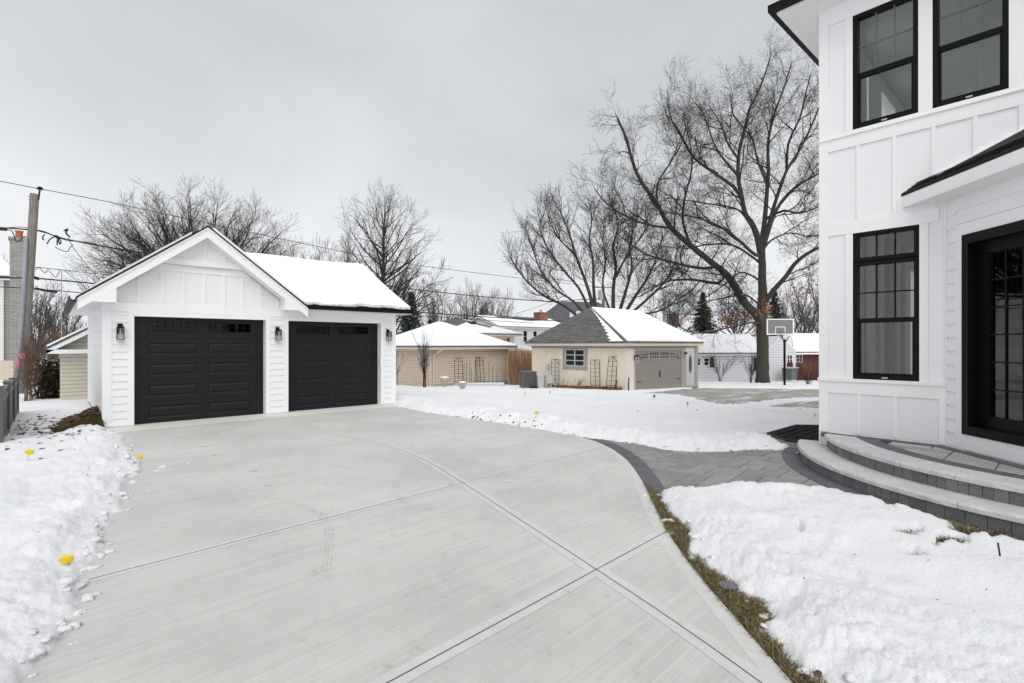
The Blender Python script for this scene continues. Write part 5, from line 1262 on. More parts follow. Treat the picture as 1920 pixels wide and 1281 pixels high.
def crown_tree(name, label, px, d, base_py, fork_py, cen, rad_px, nl, r0, P, seed, bmat='bark_grey', tmat='twig', group=None, leader=None, zlow=-.2, fan=None, cat='tree', straight=.35):
    rnd = random.Random(seed); b = at(px, base_py, d); fk = at(px+rnd.uniform(-2, 2), fork_py, d); root = thing(name, label, cat, (b.x, b.y, b.z), group)
    C = at(cen[0], cen[1], d); rx = rad_px[0]/F*d; rz = rad_px[1]/F*d; tr = MB(); cm = MB()
    top = at(cen[0], cen[1]-rad_px[1]*(.85 if leader else 0), d) if leader else fk
    if leader:
        tp = curve3([b, b.lerp(top, .33)+Vector((rnd.uniform(-.1, .1), 0, 0)), b.lerp(top, .66), top], 4); tr_ = [max(r0*(1-.93*i/(len(tp)-1)), .02) for i in range(len(tp))]
    else: tp = curve3([b, b.lerp(fk, .5), fk], 3); tr_ = [r0*(1-.25*i/(len(tp)-1)) for i in range(len(tp))]
    tr.tube(tp, tr_, 10)
    if leader: spray(cm, tp[len(tp)//2:], tr_[len(tr_)//2:], 0, P, rnd)
    for k in range(nl):
        phi = 2.39996*k+rnd.uniform(-.3, .3); zt_ = zlow+(1-zlow)*((k+.5)/nl); h = math.sqrt(max(0, 1-abs(zt_)**P.get('dome', 2))); s = rnd.uniform(.86, 1.04)
        tgt = C+Vector((RT.x*rx*h*math.cos(phi)*s+FW.x*rx*h*math.sin(phi)*s*.8, RT.y*rx*h*math.cos(phi)*s+FW.y*rx*h*math.sin(phi)*s*.8, rz*zt_*s))
        if leader:
            t = .22+.62*(zt_-zlow)/(1-zlow); i = min(int(t*(len(tp)-1)), len(tp)-2); st_ = tp[i].lerp(tp[i+1], rnd.random()); ra = tr_[i]*.5
        else: st_ = fk+Vector((0, 0, rnd.uniform(-.1, .5)*(fk-b).length*.2)); ra = r0*rnd.uniform(.3, .5)
        mid = st_.lerp(tgt, .45); L = (tgt-st_).length; hz = Vector((tgt.x-st_.x, tgt.y-st_.y, 0))*(.14 if not leader else .08)
        mid = mid+Vector((0, 0, -L*straight*.12))+hz*straight+Vector((rnd.gauss(0, .04), rnd.gauss(0, .04), rnd.gauss(0, .03)))*L
        q2 = st_.lerp(tgt, .75)+Vector((rnd.gauss(0, .03), rnd.gauss(0, .03), rnd.gauss(0, .02)))*L+hz*straight*.5
        c = curve3([st_, mid, q2, tgt], 4); n = len(c); rd = [max(ra*(1-.88*i/(n-1)), .015) for i in range(n)]; tr.tube(c, rd, 6); spray(cm, c, rd, 0, P, rnd)
    tr.build('trunk', bmat, root, smooth=True); cm.build('crown', tmat, root); return root
MID = dict(dens=(1.7, 2.8, 3.4), len=(2.9, 1.25, .65), rad=(.034, .014, .009), ang=(22, 54), up=(.10, .09, .08), wob=.13, trop=.035, seg=(5, 4, 2), rmin=.008, t0=.25)
crown_tree('elm_tree', 'broad domed bare tree fanning out behind the white garage roof', 378, 46, 735, 560, (374, 552), (172, 180), 80, .28, dict(MID, dome=3.6, len=(3.0, 1.35, .6), dens=(1.5, 2.6, 3.6), rad=(.028, .012, .0075), rmin=.0065), 5, 'bark_grey', 'twig', zlow=.02)
crown_tree('maple_tree', 'tall oval bare tree right of the white garage ridge', 712, 42, 735, 620, (722, 480), (76, 122), 56, .30, dict(MID, ang=(25, 58), len=(2.0, 1.0, .5), dens=(1.3, 2.4, 3.2), rad=(.024, .011, .007), rmin=.006), 8, leader=True, zlow=-.85, bmat='bark', group=None)
crown_tree('leaning_tree', 'bare spreading tree overhanging the right end of the garage roof', 722, 38, 735, 610, (760, 545), (72, 60), 13, .20, dict(MID, len=(1.8, .9, .45)), 18, zlow=-.4)
MUL = dict(MID, ang=(18, 52), len=(3.1, 1.35, .65), dens=(2.6, 3.2, 3.8), up=(.12, .12, .1))
rnd = random.Random(31)
ml = [(.20,.03,0,[(1112,590),(1108,560),(1095,520),(1080,480),(1068,440),(1052,400),(1040,378)]),(.18,.03,2,[(1118,590),(1113,540),(1112,490),(1105,450),(1110,410),(1104,380)]),
 (.15,.03,-2,[(1090,600),(1060,575),(1020,555),(990,530),(970,505),(955,480)]),(.13,.03,-3,[(1100,595),(1075,565),(1045,545),(1015,510),(1000,470),(990,440)]),(.14,.03,1,[(1104,580),(1085,540),(1055,505),(1030,470),(1012,430),(1020,400)]),
 (.20,.03,3,[(1150,590),(1150,540),(1155,500),(1150,460),(1160,420),(1150,390)]),(.18,.03,-2,[(1160,590),(1175,540),(1185,500),(1180,460),(1190,425)]),(.18,.03,2,[(1170,590),(1195,550),(1215,520),(1230,485),(1240,450)]),
 (.15,.03,0,[(1180,590),(1215,560),(1245,530),(1262,500),(1270,470)]),(.12,.03,3,[(1145,585),(1130,540),(1135,490),(1130,440),(1138,400)]),(.12,.03,-1,[(1190,590),(1230,585),(1260,570),(1275,545)]),(.12,.02,-2,[(1155,520),(1175,480),(1205,440),(1215,400)]),(.1,.02,2,[(1080,480),(1050,450),(1035,425),(1025,395)])]
limb_tree('multistem_tree', 'bare many stemmed tree rising behind the cream garage roof', at(1135, 700, 46), 46, [(1135,735,.7),(1135,690,.6),(1136,640,.6),(1136,600,.55),(1136,585,.3)], ml, MUL, 4, 'bark_grey', 'twig')
FAR = dict(dens=(1.5, 2.1, 2.4), len=(2.4, 1.2, .6), rad=(.045, .022, .014), ang=(18, 46), up=(.22, .2, .15), wob=.1, trop=.05, seg=(4, 3, 2), rmin=.012, t0=.2)
for i, (px, d, fpy, cen, rad, nl, lab, gr_n) in enumerate([
    (560, 62, 600, (575, 550), (62, 88), 14, 'thin grey bare trees rising over the left part of the garage ridge', 0), (632, 60, 600, (640, 545), (50, 95), 14, 'pale bare tree between the elm and the tall oval tree', 0),
    (822, 62, 640, (822, 600), (42, 56), 13, 'small bare tree left of the hazy pair above the tan roof', 0), (880, 66, 640, (883, 600), (38, 60), 13, 'bare tree above the left slope of the tan roof', 0), (925, 72, 640, (928, 598), (40, 44), 16, 'low rounded bare tree above the white gabled house', 0),
    (1505, 70, 660, (1510, 590), (55, 80), 16, 'bare tree between the oak and the white house corner', 0), (1455, 75, 660, (1462, 615), (45, 60), 12, 'low bare tree behind the backboard', 0), (1560, 60, 660, (1556, 580), (50, 90), 12, 'bare tree mostly hidden by the house corner', 0),
    (70, 45, 660, (72, 612), (42, 62), 14, 'bare tree between the utility pole and the beige shed', 0), (118, 52, 660, (122, 625), (34, 52), 12, 'small bare tree above the beige shed', 0), (20, 40, 660, (12, 600), (36, 70), 11, 'bare sapling in front of the pale house', 0),
    (215, 60, 620, (225, 560), (60, 75), 12, 'bare tree low on the left flank of the broad elm', 0), (1245, 62, 640, (1262, 600), (40, 50), 10, 'bare tree behind the right end of the cream garage', 0), (540, 55, 620, (520, 560), (45, 80), 12, 'bare tree low on the right flank of the broad elm', 0), (1380, 62, 640, (1385, 610), (46, 48), 12, 'bare tree behind the oak trunk over the white roof', 0)]):
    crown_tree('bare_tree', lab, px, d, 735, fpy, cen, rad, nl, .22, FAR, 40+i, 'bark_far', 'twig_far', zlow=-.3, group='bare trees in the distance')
# far wood along the horizon
mb = MB(); rnd = random.Random(77)
for k in range(900):
    px = rnd.choice((rnd.uniform(-80, 170), rnd.uniform(1230, 1700), rnd.uniform(560, 980))); d = rnd.uniform(95, 150); h = rnd.uniform(2.5, 6.5)
    b = at(px, 700, d); b.z = -2.6; L = [b, b+Vector((rnd.gauss(0, .3), rnd.gauss(0, .3), h*.5)), b+Vector((rnd.gauss(0, .8), rnd.gauss(0, .8), h))]; rd = [.07, .05, .02]
    ftube(mb, L, rd); spray(mb, L, rd, 0, dict(dens=(1.6, 1.2), len=(2.2, 1.2), rad=(.05, .03), ang=(20, 50), up=(.2, .2), wob=.1, trop=.05, seg=(3, 2), rmin=.02, t0=.2), rnd)
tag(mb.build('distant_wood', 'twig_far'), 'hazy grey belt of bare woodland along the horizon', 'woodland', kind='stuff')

# conifers
def spruce(lab, px, d, base_py, top_py, hw_px, seed, mat='needle', rows=26, per=11, group=None):
    rnd = random.Random(seed); b = at(px, base_py, d); hh = (base_py-top_py)/F*d; wd = hw_px/F*d; root = thing('spruce_tree', lab, 'tree', (b.x, b.y, b.z), group)
    t = MB(); t.tube([b, b+Vector((0, 0, hh))], [.14, .02], 7); t.build('trunk', 'bark', root); mb = MB()
    for i in range(rows):
        f0_ = i/rows
        for k in range(per):
            f = min(f0_+rnd.random()/rows, .995); z = b.z+hh*(.08+.92*f); L0_ = wd*(1-f)**.85+.12
            a = rnd.uniform(0, 6.283); L = L0_*rnd.uniform(.65, 1.15); dz = -rnd.uniform(.05, .4)*L; n = max(3, int(L/.10))
            for j in range(n):
                s = (j+.5)/n; x = b.x+math.cos(a)*L*s; y = b.y+math.sin(a)*L*s; zz = z+dz*s+.10*L*s*s
                for q in range(3):
                    w = rnd.uniform(.07, .16)*(1.1-.5*s); ph = a+rnd.gauss(0, .9); ex, ey = math.cos(ph)*w, math.sin(ph)*w; th = w*.32
                    o = (x+rnd.gauss(0, .04), y+rnd.gauss(0, .04), zz+rnd.gauss(0, .03))
                    mb.add([(o[0]-ex*.4, o[1]-ey*.4, o[2]+w*.35), (o[0]+ex, o[1]+ey, o[2]-th), (o[0]-ex*.1+rnd.gauss(0, .02), o[1]-ey*.1+rnd.gauss(0, .02), o[2]-w*1.0), (o[0]-ey*.6, o[1]+ex*.6, o[2]-w*.25)], [(0, 1, 2), (0, 3, 2)])
    mb.build('foliage', mat, root); return root
spruce('dark snow dusted spruce between the white and tan garages', 771, 33, 735, 548, 44, 1, 'needle', 30, 22)
spruce('small dark conifer behind the tan garage peak', 806, 48, 690, 600, 20, 2, 'needle_clear', 16, 9)
spruce('dark pointed conifer left of the oak above the white garage', 1318, 58, 700, 548, 46, 3, 'needle_clear', 26, 20)
spruce('dark pine boughs seen behind the oak trunk', 1452, 52, 700, 540, 42, 6, 'needle_clear', 22, 12)

# shrubs and stems
def shrub(name, lab, px, d, base_py, top_py, half, stems, seed, mat='twig', P=None, r=.012, cat='shrub', group=None, leaves=None):
    rnd = random.Random(seed); b = at(px, base_py, d); hh = (base_py-top_py)/F*d; hw = half/F*d; root = thing(name, lab, cat, (b.x, b.y, b.z), group); mb = MB(); lv = MB()
    P = P or dict(dens=(3, 5), len=(hh*.38, hh*.15), rad=(r*.6, r*.35), ang=(15, 40), up=(.3, .25), wob=.1, trop=.06, seg=(4, 3), rmin=.0035, t0=.25)
    for k in range(stems):
        a = rnd.uniform(0, 6.283); q = rnd.uniform(.2, 1)*hw; h = hh*rnd.uniform(.7, 1.02)
        bs_ = hw*.55 if name == 'stem_thicket' else .05; s = b+Vector((rnd.gauss(0, bs_), rnd.gauss(0, bs_), -.05)); e = b+Vector((math.cos(a)*q, math.sin(a)*q, h)); m = s.lerp(e, .5)+Vector((-math.cos(a)*q*.2, -math.sin(a)*q*.2, 0))
        c = curve3([s, m, e], 4); rd = [max(r*(1-.7*i/(len(c)-1)), .004) for i in range(len(c))]; ftube(mb, c, rd, 4); spray(mb, c, rd, 0, P, rnd)
        if leaves:
            for _ in range(leaves):
                p = c[rnd.randrange(2, len(c))]+Vector((rnd.gauss(0, .16), rnd.gauss(0, .16), rnd.gauss(0, .14))); w = rnd.uniform(.03, .06); t = rnd.uniform(0, 6.28)
                lv.add([p+Vector((math.cos(t)*w, math.sin(t)*w, 0)), p+Vector((-math.sin(t)*w, math.cos(t)*w, w)), p-Vector((math.cos(t)*w, math.sin(t)*w, 0)), p+Vector((math.sin(t)*w, -math.cos(t)*w, -w))], [(0, 1, 2, 3)])
    mb.build('stems', mat, root)
    if leaves: lv.build('foliage', 'bushleaf', root)
    return root
shrub('bare_shrub', 'grey bare multi stemmed shrub against the tan garage wall', 796, 26.6, 727, 638, 20, 11, 1, 'twig', r=.02)
shrub('bare_shrub', 'fine bare shrub half hidden behind the garage corner', 742, 25, 722, 655, 13, 9, 2, 'twig', r=.010)
shrub('leafy_bush', 'dark brown leafed bush behind the pole and the charcoal fence', 92, 17.2, 762, 684, 16, 22, 3, 'twig_brown', r=.010, leaves=110)
shrub('stem_thicket', 'thicket of tall brown stems at the foot of the utility pole', 54, 16.2, 768, 648, 9, 26, 4, 'twig_brown', r=.008)
shrub('stem_thicket', 'dense brown brush behind the dark bush and the shed eave', 112, 28, 700, 622, 34, 40, 5, 'twig_brown', r=.009)
shrub('bare_shrub', 'twiggy shrub growing round the oak foot against the white garage', 1408, 37.5, 718, 668, 22, 22, 6, 'twig', r=.008)
shrub('bare_shrub', 'sparse arching stems in front of the white garage wall', 1350, 38.5, 716, 668, 40, 22, 7, 'twig', r=.007)
shrub('bare_shrub', 'low tangle of bare stems in front of the red shed', 1515, 31, 724, 692, 26, 24, 8, 'twig', r=.010)
shrub('bare_shrub', 'brown twiggy bush against the red shed wall', 1516, 37, 712, 676, 14, 26, 9, 'twig_brown', r=.008)
shrub('dry_flowers', 'dead flower stalks under the cream garage window', 1085, 24.3, 728, 711, 14, 16, 12, 'twig_brown', r=.006)
mb = MB(); rnd = random.Random(9)
for k in range(1700):
    px = rnd.uniform(956, 998); d = rnd.uniform(30, 32); b = at(px, 718, d); h = rnd.uniform(1.2, 2.35)*(1-.25*abs(px-972)/26*rnd.random()); lx, ly = rnd.gauss(0, .07), rnd.gauss(0, .07); w = .013
    mb.add([(b.x-w, b.y, b.z-.3), (b.x+w, b.y, b.z-.3), (b.x+lx+w, b.y+ly, b.z+h*.8), (b.x+lx*1.4, b.y+ly*1.4, b.z+h)], [(0, 1, 2, 3)])
tag(mb.build('dry_reeds', 'reed'), 'stand of tall orange brown dry ornamental grass between the garages', 'ornamental grass', kind='stuff')
mb = MB()
for k in range(420):
    c = rnd.choice(((1385,598,34,12),(1400,590,26,20),(1432,577,14,22),(1495,548,34,22),(1432,580,12,14),(1360,603,20,10)))
    p = at(c[0]+rnd.gauss(0, c[2]*.5), c[1]+rnd.gauss(0, c[3]*.5), 36+rnd.gauss(0, 1.6)); w = rnd.uniform(.05, .10); t = rnd.uniform(0, 6.28)
    mb.add([p+Vector((math.cos(t)*w, math.sin(t)*w, 0)), p+Vector((0, 0, w)), p-Vector((math.cos(t)*w, math.sin(t)*w, 0)), p+Vector((0, 0, -w))], [(0, 1, 2, 3)])
tag(mb.build('clinging_leaves', 'leaf_orange'), 'orange brown dead leaves still clinging round the oak trunk', 'dead leaves', kind='stuff')
mb = MB()
for k in range(900):
    t = rnd.random(); y = 13.9+t*5.2; x = 19.37-abs(rnd.gauss(0, .22))-.03; z = T(x, y)+.05+rnd.random()*.10; w = rnd.uniform(.03, .06); a = rnd.uniform(0, 6.28)
    mb.add([(x+math.cos(a)*w, y+math.sin(a)*w, z), (x-math.sin(a)*w, y+math.cos(a)*w, z+w), (x-math.cos(a)*w, y-math.sin(a)*w, z), (x, y, z-w)], [(0, 1, 2, 3)])
tag(mb.build('leaf_litter', 'leaf_orange'), 'rusty leaf litter in the bed along the cream garage wall', 'leaf litter', kind='stuff')

# crumbs of earth and twig on the snow
mb = MB(); rnd = random.Random(21); bits = []
for _ in range(34): t = rnd.random(); bits.append((gp(870+t*150+rnd.gauss(0, 10), 783+t*22+rnd.gauss(0, 1.5)), rnd.uniform(.012, .035)))
for c in ((1308,772),(1345,769),(1196,775),(1070,741),(1120,746),(862,762),(905,770),(1500,771)): bits.append((gp(*c), .03))
for _ in range(26): bits.append((gp(rnd.uniform(1500, 1900), rnd.uniform(960, 1130), .2), rnd.uniform(.004, .010)))
for _ in range(16): bits.append((gp(rnd.uniform(20, 230), rnd.uniform(830, 1100), .05), rnd.uniform(.004, .009)))
for _ in range(10): bits.append((gp(rnd.uniform(900, 1450), rnd.uniform(752, 800), .0), rnd.uniform(.008, .018)))
for (p, r) in bits:
    X_, Y_ = np.array([p[0]]), np.array([p[1]]); z = max(float(snow_z(X_, Y_)[0]), T(*p)-.03)
    vs = []; n = 6
    for k in range(n): t = k*6.283/n; q = rnd.uniform(.6, 1.3); vs.append((p[0]+r*1.5*q*math.cos(t), p[1]+r*q*math.sin(t), z-.005))
    vs.append((p[0], p[1], z+r*.8)); mb.add(vs, [(k, (k+1) % n, n) for k in range(n)])
tag(mb.build('earth_crumbs', 'rust'), 'dark crumbs of earth and twig scattered on the snow', 'debris', kind='stuff')

# ---------------------------------------------------------------- pole and wires
UP = thing('utility_pole', 'weathered leaning wooden utility pole with grey cable guard', 'utility pole', at(38, 733, 20)[:])
D_ = 20.
mb = MB(); mb.tube([at(30, 800, D_), at(38, 720, D_), at(45, 650, D_), at(52, 560, D_), at(58, 470, D_), at(65, 364, D_)], [.165, .16, .155, .15, .145, .14], 14); mb.build('shaft', 'pole', UP, smooth=True)
mb = MB(); mb.tube([at(28, 730, D_-.2), at(37, 650, D_-.2), at(44, 550, D_-.2), at(49, 445, D_-.2)], [.07, .07, .07, .065], 8); mb.build('cable_guard', 'guard', UP, smooth=True)
mb = MB(); a = at(72, 375, D_-.2); b = at(75, 354, D_-.2); mb.bar(a, b, .03, 6); mb.lathe(tuple(b), [(.03, -.05), (.11, -.03), (.05, 0), (.10, .03), (.04, .08)], 10)
mb.build('insulator', 'wire', UP)
for py in (369, 375, 440): mb = MB(); mb.bar(at(54, py, D_-.1), at(60, py, D_-.1), .02, 4); mb.build('bolt', 'wire', UP)
for (px, py, lab) in ((41, 668, 'pink ribbon tied high on the utility pole'), (31, 683, 'lower pink ribbon on the cable guard of the pole')):
    p = at(px, py, D_-.4); mb = MB(); s = .06; mb.tube([p+Vector((-.05, 0, .03)), p+Vector((.02, .02, .05)), p+Vector((.06, 0, -.03)), p+Vector((-.03, -.02, -.07))], [.05, .06, .05, .04], 6)
    r_ = mb.build('marking_ribbon', 'pink'); tag(r_, lab, 'ribbon', 'pink ribbons on the pole')
PR = thing('utility_pole', 'distant utility pole with a grey transformer behind the cream garage', 'utility pole', at(1130, 700, 56)[:])
mb = MB(); mb.tube([at(1132, 740, 56), at(1131, 536, 56)], [.2, .15], 8); mb.build('shaft', 'pole', PR); mb = MB(); p = at(1126, 553, 55.6); mb.lathe(tuple(p), [(.28, -.55), (.3, -.5), (.3, .45), (.26, .5), (.08, .6)], 14); mb.build('transformer', 'palegrey', PR)
mb = MB(); mb.bar(at(1113, 539, 56), at(1149, 539, 56), .06, 4); mb.build('crossarm', 'pole', PR)
def wire(lab, pts, dA, pxA, dB, pxB, r=.02, name='power_line', group='overhead lines', k=6):
    A = at(pxA, 0, dA).to_2d(); B = at(pxB, 0, dB).to_2d(); P3 = []
    for px, py in pts:
        kx = (px-CX)/F; dr = Vector((FW.x+RT.x*kx, FW.y+RT.y*kx)); e = B-A
        det = dr.x*(-e.y)+e.x*dr.y; d = (A.x*(-e.y)+e.x*A.y)/det; P3.append(at(px, py, d))
    c = curve3(P3, k); mb = MB(); mb.tube(c, [r*(1+.45*min(1, (FW.x*q.x+FW.y*q.y-18)/38)) for q in c], 5); o = mb.build(name, 'wire'); return tag(o, lab, 'power line', group)
wire('topmost thin power line running over the garage gable from the pole top', [(-30,336),(0,340),(73,354),(200,378),(330,406),(560,455),(760,494),(970,521),(1131,539)], 20, 73, 56, 1131, .014)
wire('thick cable bundle sagging from the pole towards the elm branches', [(-30,427),(0,427),(55,431),(80,434),(110,445),(160,456),(230,468),(330,483),(560,517),(720,536),(860,552),(950,560),(1029,565),(1090,562),(1131,560)], 20, 58, 56, 1131, .026)
wire('second cable wrapped just under the thick bundle', [(-30,425),(0,428),(40,426),(62,431),(100,441),(125,451),(165,455),(230,470),(330,486)], 20.05, 58, 57, 1131, .014)
wire('thin service line third from the top beside the pole', [(50,500),(66,501),(105,505),(150,510),(215,517),(330,530)], 20, 58, 56, 1131, .013)
wire('heavy black cable fourth from the top beside the pole', [(-20,518),(0,521),(40,521),(66,522),(115,526),(190,533),(330,548),(560,568),(768,584),(907,594),(1007,600),(1090,604)], 20, 52, 60, 1131, .027)
wire('lowest black cable passing behind the garage eave', [(-20,536),(0,538),(40,540),(62,542),(105,545),(150,549),(330,566),(560,582),(793,593),(900,600),(1000,606)], 20.3, 50, 62, 1131, .018)
wire('faint line over the white garage running right from the far pole', [(1131,560),(1200,573),(1280,588),(1340,592),(1420,594)], 56, 1131, 60, 1500, .014)
wire('slack line crossing the sky left of the white gabled house', [(960,590),(985,583),(1015,573),(1031,566)], 58, 960, 52, 1031, .014)
wire('guy line slanting down from the cable knot to the garage rake', [(128,447),(140,468),(165,500),(192,531)], 20, 128, 21, 192, .012)
wire('second guy line slanting behind the left garage eave', [(120,507),(140,523),(165,543),(185,560)], 20.6, 120, 21.6, 192, .010)
# splice cases and loops on the lines
for i, (lab, pts, r) in enumerate([('black splice case on the cable bundle right of the pole', [(104,443),(112,447)], .06), ('black splice case on the cable at the left picture edge', [(0,430),(12,431)], .05), ('small clamp fitting above the cable knot', [(120,433),(127,430),(124,437),(131,445)], .03), ('drooping loop of loose cable under the bundle', [(103,463),(112,468),(126,472),(130,466),(137,459)], .014), ('hooked cable end hanging below the bundle', [(88,458),(92,451),(98,446),(106,444),(114,452),(112,458),(108,448),(107,460)], .022), ('curled cable end beside the pole', [(84,440),(81,443),(80,448),(83,450)], .022), ('looped jumper wires in front of the chimney pot', [(12,431),(22,433),(27,444),(30,452),(36,452),(42,446),(48,443)], .018), ('black splice on the lowest cable', [(66,541),(76,543),(86,545),(106,548)], .045), ('black splice on the heavy cable', [(60,519),(72,523)], .06), ('coiled loops hanging from the thin service line', [(66,506),(72,502),(78,506),(84,512),(90,506),(96,512),(104,520),(110,512),(111,505)], .012)]):
    mb = MB(); mb.tube(curve3([at(px, py, 20.2+i*.01) for px, py in pts], 5), r, 6); tag(mb.build('cable_fitting', 'wire'), lab, 'cable fitting', 'fittings on the overhead lines')
mb = MB(); mb.tube([at(115, 760, 17.5), at(115.5, 505, 17.5)], .014, 5); tag(mb.build('guy_wire', 'guard'), 'thin upright grey wire in front of the beige shed', 'guy wire')

# ---------------------------------------------------------------- garden things
def trellis(lab, mat, px0, px1, py0, py1, d, lean=0, group=None, rows=6):
    b = at((px0+px1)/2, py1, d); w = (px1-px0)/F*d; h = (py1-py0)/F*d; rz = math.atan2(RT.y, RT.x); o = thing('trellis', lab, 'trellis', (b.x, b.y, b.z), group, rz)
    r = .014; f_ = MB(); sh = lean*h
    for s in (-.5, 0, .5): f_.bar((s*w, 0, 0), (s*w+sh, .02, h), r, 5)
    f_.bar((-w/2+sh, .02, h), (w/2+sh, .02, h), r, 5); f_.build('frame', mat, o, local=True)
    g = MB()
    for k in range(1, rows+1): t = k/(rows+1); g.bar((-w/2+sh*t, .02*t, h*t), (w/2+sh*t, .02*t, h*t), r*.8, 4)
    t = rows/(rows+1); g.bar((-w/2+sh*t, .02, h*t), (sh, .02, h), r*.8, 4); g.bar((w/2+sh*t, .02, h*t), (sh, .02, h), r*.8, 4)
    t = 1/(rows+1); g.bar((-w/2+sh*t, .0, h*t), (0, 0, 0.03), r*.8, 4); g.bar((w/2+sh*t, .0, h*t), (0, .0, .03), r*.8, 4); g.build('rungs', mat, o, local=True); return o
TGp = 'garden trellises'
dW = lambda px: onX(px, 19.12)[1]
trellis('left black trellis against the tan garage wall', 'iron', 853, 868, 671, 722, 28.1, -.03, TGp); trellis('right leaning black trellis against the tan garage wall', 'iron', 895, 909, 670, 722, 29.6, -.07, TGp)
trellis('narrow rusty trellis left of the cream garage window', 'rust', 1034, 1048, 674, 727, dW(1041), 0, TGp); trellis('rusty trellis just right of the cream garage window', 'rust', 1108, 1125, 675, 730, dW(1116), -.02, TGp); trellis('leaning rusty trellis nearest the cream garage corner', 'rust', 1136, 1153, 669, 732, dW(1144), .09, TGp)
for i, (px, y0, y1) in enumerate(((870,679,722),(875,680,722),(881,679,724),(884,690,722),(891,678,722),(917,677,720),(924,685,722),(932,700,720),(1056,710,728),(1156,712,732),(1179,708,735))):
    d = 28.8 if px < 1000 else dW(px)-.1; mb = MB(); mb.tube([at(px, y1, d), at(px-.4, (y0+y1)/2, d), at(px+.3, y0, d)], .012 if px < 1100 else .03, 5); w_ = 'tan' if px < 1000 else 'cream'
    tag(mb.build('garden_stake', 'iron'), ['slim dark plant stake beside the left trellis, nearest to it', 'second plant stake right of the left trellis', 'taller stake midway between the two black trellises', 'short stake midway between the black trellises', 'stake leaning by the right black trellis', 'thin stake just right of the right black trellis', 'second thin stake right of the right black trellis', 'short stub of a stake near the tan garage corner', 'dark stake below the cream garage window casing', 'dark stake right of the leaning rusty trellis', 'thick dark post at the cream garage corner'][i], 'plant stake', 'plant stakes')
def urn(lab, px, py, d, s):
    b = at(px, py, d); o = thing('garden_urn', lab, 'urn', (b.x, b.y, b.z), 'stone garden urns'); mb = MB(); mb.lathe((0, 0, 0), [(.11*s, 0), (.11*s, .03*s), (.04*s, .08*s), (.05*s, .13*s), (.14*s, .22*s), (.17*s, .36*s), (.19*s, .40*s), (.19*s, .44*s)], 18); mb.build('bowl', 'stone', o, local=True, smooth=True)
    mb = MB(); mb.lathe((0, 0, .44*s), [(.19*s, 0), (.17*s, .035), (.06*s, .055)], 16); mb.build('snow_cover', 'roof_snow', o, local=True, smooth=True)
urn('pale stone urn with a snow cap beside the bare shrub', 833.5, 728, 26.5, 1.25); urn('cream footed urn with a snow cap at the end of the raised bed', 867, 735, 24.8, 1.05)
rb = thing('raised_bed', 'low white edged raised bed under the black trellises', 'planter', at(890, 726, 28.3)[:])
mb = MB(); A_ = at(842, 700, 28.6); B_ = at(944, 700, 28.6); zb = zat(726, 28.6)
u_ = (B_-A_).to_2d().normalized(); n_ = Vector((-u_.y, u_.x)); P0, P1 = A_.to_2d(), B_.to_2d()
for a, b in ((P0, P1), (P1, P1+n_*.8), (P1+n_*.8, P0+n_*.8), (P0+n_*.8, P0)): bx2(mb, a, b, .05, zb-.2, zb+.17)
mb.build('edging', 'palegrey', rb); mb = MB(); mb.prism([(P0+n_*.03)[:], (P1+n_*.03)[:], (P1+n_*.77)[:], (P0+n_*.77)[:]], zb-.1, zb+.20); mb.build('snow_cover', 'snow', rb)
# condensers
def condenser(lab, px0, px1, py0, py1, d, mat):
    b = at((px0+px1)/2, py1, d); w = (px1-px0)/F*d; h = (py1-py0)/F*d; o = thing('air_conditioner', lab, 'air conditioner', (b.x, b.y, b.z), None, A0-R(90)+.25)
    mb = MB(); mb.box(-w/2+.03, w/2-.03, -w/2+.03, w/2-.03, .05, h-.05); mb.build('coil', 'interior_dark', o, local=True); mb = MB()
    for s in range(4):
        for k in range(15):
            t = -w/2+w*(k+.5)/15
            if s == 0: mb.box(t-.012, t+.012, -w/2, -w/2+.02, .05, h-.05)
            elif s == 1: mb.box(t-.012, t+.012, w/2-.02, w/2, .05, h-.05)
            elif s == 2: mb.box(-w/2, -w/2+.02, t-.012, t+.012, .05, h-.05)
            else: mb.box(w/2-.02, w/2, t-.012, t+.012, .05, h-.05)
    mb.build('louvre', mat, o, local=True); mb = MB(); mb.box(-w/2-.01, w/2+.01, -w/2-.01, w/2+.01, h-.05, h); mb.box(-w/2-.01, w/2+.01, -w/2-.01, w/2+.01, 0, .06); mb.build('casing', mat, o, local=True); return o
condenser('dark grey louvred air conditioner standing left of the cream garage', 977, 1003, 696, 726, 25.6, 'acmetal'); condenser('pale short air conditioner beside the dark one', 1007, 1018, 703, 728, 25.3, 'acpale')
pu_ = thing('pool_pump', 'pale equipment housing beside the narrow rusty trellis', 'pump', at(1027, 728, 25.5)[:]); mb = MB(); p = at(1027, 728, 25.5); mb.box(p.x-.18, p.x+.18, p.y-.15, p.y+.15, p.z+.25, p.z+.66); mb.build('housing', 'acpale', pu_)
mb = MB(); [mb.box(p.x+a-.02, p.x+a+.02, p.y-.1, p.y+.1, p.z-.1, p.z+.25) for a in (-.15, .15)]; mb.tube([p+Vector((.15, -.1, .5)), p+Vector((.4, -.1, .3)), p+Vector((.45, -.1, 0))], .02, 5); mb.build('stand', 'acpale', pu_)
mb = MB(); fbox(mb, clf, onX(1029, 19.37)[0]-13.7-.08, onX(1029, 19.37)[0]-13.7+.1, .52, .78, .001, .12); mb.build('meter_box', 'acpale', CG)
mb = MB(); p = at(1001, 727, 25); mb.box(p.x-.18, p.x+.18, p.y-.1, p.y+.1, p.z-.05, p.z+.07); tag(mb.build('black_tray', 'iron'), 'small black box in the snow at the foot of the dark air conditioner', 'box')
